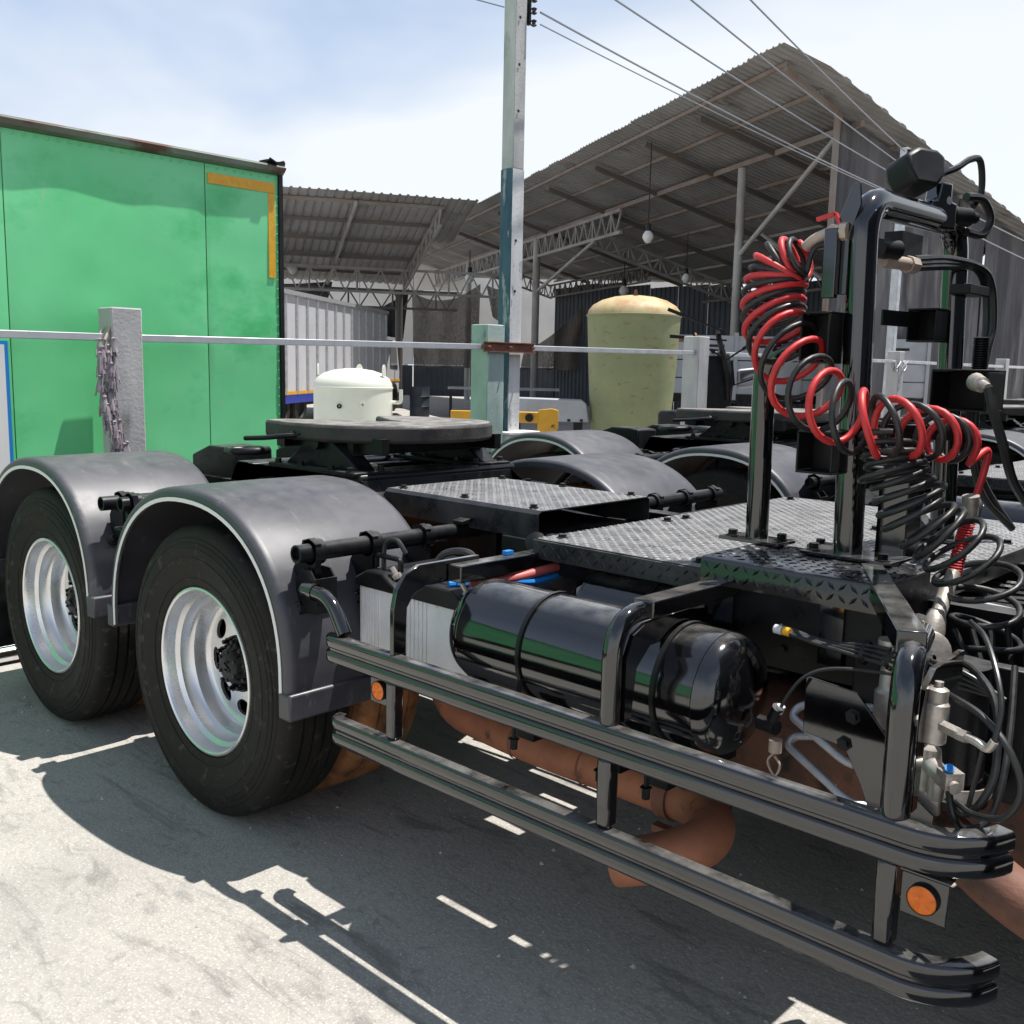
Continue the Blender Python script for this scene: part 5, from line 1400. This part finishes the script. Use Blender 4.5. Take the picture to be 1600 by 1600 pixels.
part(MB().tube([(2.0, .285, .80), (2.05, .275, .80)], .018, 8).lathe([(0, .014), (.04, .014)], (2.04, .27, .82), (.4, -.2, .8), 8, True), 'tank_port', BLKD, t1)
t2 = tank(1.16, 1.62, .615, .865, .135, (1.5,))
part(MB().box(1.70, 1.732, .335, .367, 1.0, 1.035), 'brass_plug', BRASS, t1, bevel=.003)
part(MB().tube([(1.735, .355, 1.02), (1.78, .37, 1.03)], .014, 10), 'plug_hose_end', ALU, t1)
bx = bpy.data.objects.new('battery_tray', None); COL.objects.link(bx); bx.parent = trk; bx.empty_display_size = .1
def battery(x0, x1, y0, y1):
    b_ = part(MB().box(x0, x1, y0, y1, .66, .905), 'battery', BATT, bx, bevel=.008)
    mbx = MB()
    for k in range(5):
        x = x0+.018+k*.019
        mbx.box(x, x+.009, y0-.005, y0+.001, .665, .89)
    mbx.box(x1-.012, x1-.004, y0-.004, y0+.001, .665, .89)
    part(mbx, 'case_ribs', BATT, b_, bevel=.0015)
    lid = part(MB().prism([(x0-.008, .888), (x1+.008, .888), (x1+.008, .902), (x1-.04, .925), (x1-.07, .945), (x0+.05, .945), (x0-.008, .915)], (0, y0-.012, 0), (1, 0, 0), (0, 0, 1), (0, y1-y0+.02, 0)), 'battery_lid', BLKP, b_, bevel=.006)
    part(MB().tube(fillet([(x0+.03, y0+.05, .945), (x0+.03, y0+.05, .985), (x0+.15, y0+.05, .985), (x0+.15, y0+.05, .945)], .015), .009, 8), 'lid_handle', BLKP, lid)
    part(MB().lathe([(0, .016), (.015, .016), (.016, .009), (.04, .008)], (x1-.04, y0+.03, .93), (-.4, -.3, .9), 8, True), 'terminal', ALU, lid)
    return b_
battery(.555, .755, .25, .62); battery(.785, 1.075, .25, .62)
part(MB().box(.53, 1.10, .23, .66, .625, .655), 'tray', BLKD, bx, bevel=.004)
part(MB().box(.760, .780, .24, .62, .656, .875), 'divider', BLKD, bx)
part(MB().box(1.080, 1.10, .235, .62, .656, .83), 'end_stop', BLKP, bx, bevel=.02)
part(MB().tube(smooth([(1.02, .30, .958), (1.06, .38, .965), (1.08, .46, .97), (1.10, .60, .985)], 6), .015, 10), 'pink_cable', PINK, bx)
part(MB().lathe([(0, .017), (.03, .017)], (1.03, .32, .96), (.4, .9, .05), 10, True), 'cable_clamp', BRASS, bx)
mbx = MB()
for k in range(5): mbx.tube(smooth([(.96+.014*k, .27+.02*k, .952), (1.0+.014*k, .38, .95+.004*k), (1.05+.012*k, .50, .95), (1.10, .66, .96)], 6), .010, 8)
mbx.box(1.035, 1.055, .42, .45, 1.037, 1.048)
part(mbx, 'blue_cable', BLUE, bx)
part(MB().tube(smooth([(.62, .30, .94), (.615, .31, 1.02), (.66, .32, 1.04), (.695, .33, 1.0)], 6), .008, 8).tube(smooth([(.84, .30, .95), (.86, .34, 1.02), (.93, .38, 1.03), (.96, .40, .98)], 6), .012, 8), 'black_cable', BLKH, bx)
part(MB().tube(fillet([(1.0, .66, .98), (1.0, .66, 1.06), (1.10, .70, 1.06), (1.10, .70, .98)], .02), .012, 8), 'grab_loop', BLKP, bx)
part(MB().box(.80, .96, .66, .675, .93, 1.04), 'regulator_plate', BLKP, bx, bevel=.004)
part(MB().lathe([(0, .035), (.02, .035), (.022, .03), (.03, .001)], (.98, .64, 1.035), (.3, -.8, .5), 18), 'filler_cap', BLKP, bx)
# exhaust
ex = part(MB().tube(fillet([(.50, .66, .62), (.60, .61, .40), (1.02, .585, .385), (1.45, .56, .405), (1.73, .535, .415), (1.825, .40, .40), (1.72, .285, .355), (1.63, .255, .325)], [.18, .3, .3, .13, .12, .1], 8), .062, 28, caps=False), 'exhaust_pipe', RUSTP, trk, sharp=60)
mm = ex.modifiers.new('wall', 'SOLIDIFY'); mm.thickness = .003
part(MB().lathe([(-.022, .062), (-.022, .070), (-.015, .071), (-.008, .067), (.008, .067), (.015, .071), (.022, .070), (.022, .062)], (1.60, .546, .41), (1, -.08, .03), 28).obox((1.60, .50, .325), .05, .03, .02, (1, 0, 0), (0, 1, 0), (0, 0, 1)), 'exhaust_clamp', RUST, ex)
for px_, dv_ in (((.98, .586, .386), (1, -.05, 0)), ((1.28, .57, .395), (1, -.05, .03)), ((1.735, .525, .414), (.8, -.5, 0))):
    part(MB().lathe([(-.006, .0618), (-.003, .0640), (.003, .0640), (.006, .0618)], px_, dv_, 28), 'weld_seam', RUST, ex)
part(MB().lathe([(0, .02), (.02, .15), (.05, .18), (1.4, .18), (1.44, .15), (1.46, .02)], (1.52, .98, .50), (1, -.02, 0), 36), 'muffler', RUSTD, trk)
part(MB().tube(smooth([(2.15, .58, .64), (2.35, .50, .58), (2.55, .42, .52), (2.8, .42, .45)], 6), .06, 20), 'exhaust_pipe', RUSTD, trk)

part(MB().prism([(.72, .40), (1.95, .40), (2.0, .45), (2.0, .95), (1.95, 1.0), (.72, 1.0), (.67, .95), (.67, .45)], (0, 1.72, 0), (1, 0, 0), (0, 0, 1), (0, .66, 0)), 'dark_infill_tank', BLKD, trk, bevel=.03)  # invented tank on the far side, dark infill hiding sunlit ground beyond
part(MB().box(2.1, 2.9, 1.75, 2.35, .45, 1.0), 'dark_infill_box', BLKD, trk, bevel=.03)  # added box continuing the dark infill forward of the tank
# ---- valves, hoses and brackets ahead of the tank
vg = bpy.data.objects.new('valve_group', None); COL.objects.link(vg); vg.parent = trk; vg.empty_display_size = .1
part(MB().lathe([(0, .020), (.004, .024), (.075, .024), (.078, .021), (.080, .019), (.102, .019), (.105, .015), (.107, .008), (.117, .008), (.118, .001)], (2.452, .11, .925), (.02, .05, 1), 26).tube([(2.452, .11, .965), (2.51, .085, .962)], .012, 6).tube([(2.452, .11, .98), (2.41, .13, .985)], .010, 8), 'valve_body', ALU, vg)
part(MB().tube(fillet([(2.51, .085, .962), (2.545, .07, .962), (2.565, .06, .955), (2.575, .06, .975)], .012), .008, 8).lathe([(0, .012), (.02, .012)], (2.505, .087, .962), (.9, -.35, 0), 6, True), 'elbow_fitting', ALU, vg)
part(MB().lathe([(0, .016), (.04, .019), (.06, .023), (.085, .02)], (2.432, .16, .81), (0, 0, 1), 18, True).lathe([(0, .019), (.06, .018), (.07, .012), (.09, .012)], (2.44, .15, .865), (.75, -.65, -.1), 14, True).lathe([(0, .015), (.045, .015)], (2.46, .13, .81), (0, 0, 1), 12, True).obox((2.49, .11, .865), .034, .036, .032, (.75, -.65, 0), (.65, .75, 0), (0, 0, 1)), 'relay_valve', ALU, vg)
part(MB().lathe([(0, .009), (.014, .009)], (2.488, .105, .880), (.3, -.6, .8), 10, True), 'blue_collar', BLUE, vg)
def hose(pts, r, mat=BLKH, nm='hose'): part(MB().tube(smooth(pts, 7), r*.74, 9), nm, mat, vg)
hose([(2.40, .20, 1.015), (2.46, .14, 1.015), (2.54, .09, 1.005), (2.60, .06, .965), (2.625, .06, .90), (2.60, .07, .84), (2.54, .10, .815), (2.50, .12, .82)], .0085)
hose([(2.40, .33, 1.03), (2.46, .28, 1.03), (2.52, .22, 1.0), (2.545, .18, .93), (2.55, .15, .86), (2.52, .13, .80), (2.48, .13, .82)], .010)
hose([(2.575, .06, .975), (2.575, .08, 1.03), (2.55, .12, 1.08), (2.50, .20, 1.12), (2.44, .3, 1.12)], .007)
hose([(2.555, .065, .95), (2.545, .08, .90), (2.535, .09, .85), (2.53, .10, .83)], .006)
hose([(2.48, .13, .85), (2.50, .11, .80), (2.52, .12, .775), (2.55, .15, .79), (2.56, .18, .86), (2.545, .25, .95), (2.52, .33, 1.04)], .009)
hose([(2.055, .265, .835), (2.075, .26, .88), (2.11, .27, .935), (2.16, .30, .96), (2.26, .34, .965), (2.38, .36, .97)], .0055, BLKH)
part(MB().lathe([(0, .010), (.018, .010)], (2.057, .265, .842), (.3, 0, .9), 10, True), 'hose_nut', BOXW, vg)
for k in range(4):
    hose([(1.98, .36+.012*k, 1.005), (2.10, .36+.012*k, .99), (2.22, .36+.01*k, .98+.008*k), (2.40, .36, .965+.012*k), (2.50, .36, .96)], .0065)
mbx = MB()
for x in (2.2, 2.26, 2.34): mbx.lathe([(-.004, .028), (.004, .028)], (x, .375, .99), (1, 0, -.1), 10)
part(mbx, 'cable_ties', BLKP, vg)
part(MB().lathe([(0, .011), (.02, .011)], (1.985, .36, 1.005), (1, 0, -.05), 10, True), 'white_connector', BOXW, vg)
part(MB().lathe([(0, .0105), (.016, .0105)], (2.008, .36, 1.004), (1, 0, -.05), 10, True), 'yellow_connector', YTAPE, vg)
part(MB().tube(fillet([(2.20, .55, .82), (2.03, .42, .815), (2.02, .40, .79), (2.20, .34, .735), (2.26, .42, .73)], [.05, .04, .04], 6), .0098, 12), 'steel_pipe', STEEL, vg)
part(MB().tube(fillet([(2.20, .55, .75), (2.02, .42, .735), (2.015, .40, .715), (2.22, .32, .655), (2.30, .42, .65)], [.05, .04, .04], 6), .0098, 12), 'steel_pipe', STEEL, vg)
part(MB().prism([(2.10, .93), (2.22, .92), (2.30, .83), (2.34, .74), (2.40, .70), (2.40, .62), (2.28, .63), (2.24, .72), (2.20, .79), (2.10, .80)], (0, .30, 0), (1, 0, 0), (0, 0, 1), (0, .006, 0)), 'bracket_plate', BLK, vg, bevel=.002)
mbx = MB()
for x, z in ((2.215, .865), (2.20, .80), (2.31, .67)): mbx.hexbolt((x, .30, z), (0, -1, 0), .012, .012)
part(mbx, 'bracket_bolts', BLKD, vg)
part(MB().lathe([(0, .085), (.03, .085), (.031, .075), (.06, .072), (.30, .07)], (2.38, .42, .70), (0, 0, 1), 26, True), 'air_dryer', BLKD, vg)
part(MB().lathe([(-.014, .087), (-.014, .091), (.014, .091), (.014, .087)], (2.38, .42, .735), (0, 0, 1), 26).box(2.35, 2.40, .325, .34, .69, .735), 'dryer_clamp', ALU, vg)
part(MB().lathe([(0, .03), (.08, .03), (.09, .022), (.16, .02), (.17, .03), (.2, .03)], (2.24, .42, .82), (0, 0, 1), 16, True), 'regulator', ALU, vg)
part(MB().box(2.11, 2.5, .52, .56, .68, .98), 'mount_plate', BLKD, vg, bevel=.004)
part(MB().lathe([(0, .016), (.03, .016)], (2.02, .33, .72), (0, 0, 1), 10, True).tube(smooth([(2.02, .33, .72), (2.0, .335, .69), (2.02, .335, .66), (2.035, .33, .69), (2.02, .33, .71)], 4), .003, 5), 'drain_valve', BEIGE, vg)
for k in range(6):
    hose([(2.30+.03*k, .62+.03*k, 1.02), (2.36+.03*k, .60, .94-.02*k), (2.45, .56+.02*k, .86), (2.52, .60, .78-.02*k), (2.5, .8, .7)], .010)
part(MB().tube([(2.22, .95, .97), (2.75, .92, .95)], .055, 20), 'silver_duct', STEEL, vg)
part(MB().box(2.25, 2.75, 1.3, 1.9, .96, .99), 'intake_plate', SATIN, vg, bevel=.005)

# ---- cab behind the right edge of the view
cabp = [(2.95, .75), (2.95, 2.75), (3.05, 2.90), (4.5, 2.90), (4.9, 2.3), (5.0, 1.5), (5.0, .45), (4.55, .40), (4.5, .9), (3.6, .9), (3.55, .75)]
cab = part(MB().prism(cabp, (0, .03, 0), (1, 0, 0), (0, 0, 1), (0, 2.38, 0)), 'cab', BLK, trk, bevel=.05)
part(MB().prism([(3.45, 1.65), (4.45, 1.65), (4.40, 2.45), (3.45, 2.45)], (0, .022, 0), (1, 0, 0), (0, 0, 1), (0, .006, 0)), 'door_window', DGLASS, cab)
for y in (.0, 2.16):
    part(MB().lathe([(yy, r) for yy, r in tyre_prof()], (4.05, y, WR), (0, 1, 0), 48), 'front_tyre', RUB, cab)
    part(MB().lathe([(.02, .29), (0.0, .30), (.01, .28), (.05, .25), (.02, .15), (-.02, .10), (-.04, .002)], (4.05, y, WR), (0, 1, 0), 40), 'front_rim', RIM, cab)

# ------------------------------------------------------------------ the other parked tractors
SKIP = ('hose_rack', 'red_coiled_hose', 'black_coiled_hose', 'spring_guard', 'hose_ferrule', 'hose_sleeve', 'gladhand_coupling', 'valve_group', 'air_lines')
for (dx, dy, lb) in ((.06, 3.22, 'second black tractor chassis directly behind the nearest one'),
                     (.42, 6.35, 'third black tractor chassis seen behind the hose rack'),
                     (.1, 9.6, 'fourth black tractor chassis at the right edge of the view'),
                     (-.2, 12.9, 'farthest black tractor chassis in the row at the right edge')):
    c = copy_tree(trk, None, SKIP)
    c.location = (dx, YC+dy, 0); c['label'] = lb; c['group'] = 'black tractor units parked in a row'

# ------------------------------------------------------------------ pipes lying behind the rear wheel
for (x, z, lb) in ((-2.28, .045, 'chrome pipe on the ground behind the rear wheel, nearer one'), (-2.42, .045, 'chrome pipe on the ground behind the rear wheel, farther one')):
    thing(MB().tube([(x, -1.2, z), (x-.05, 1.1, z)], .045, 20), 'chrome_pipe', CHROME, lb, 'pipe', 'chrome pipes on the ground')
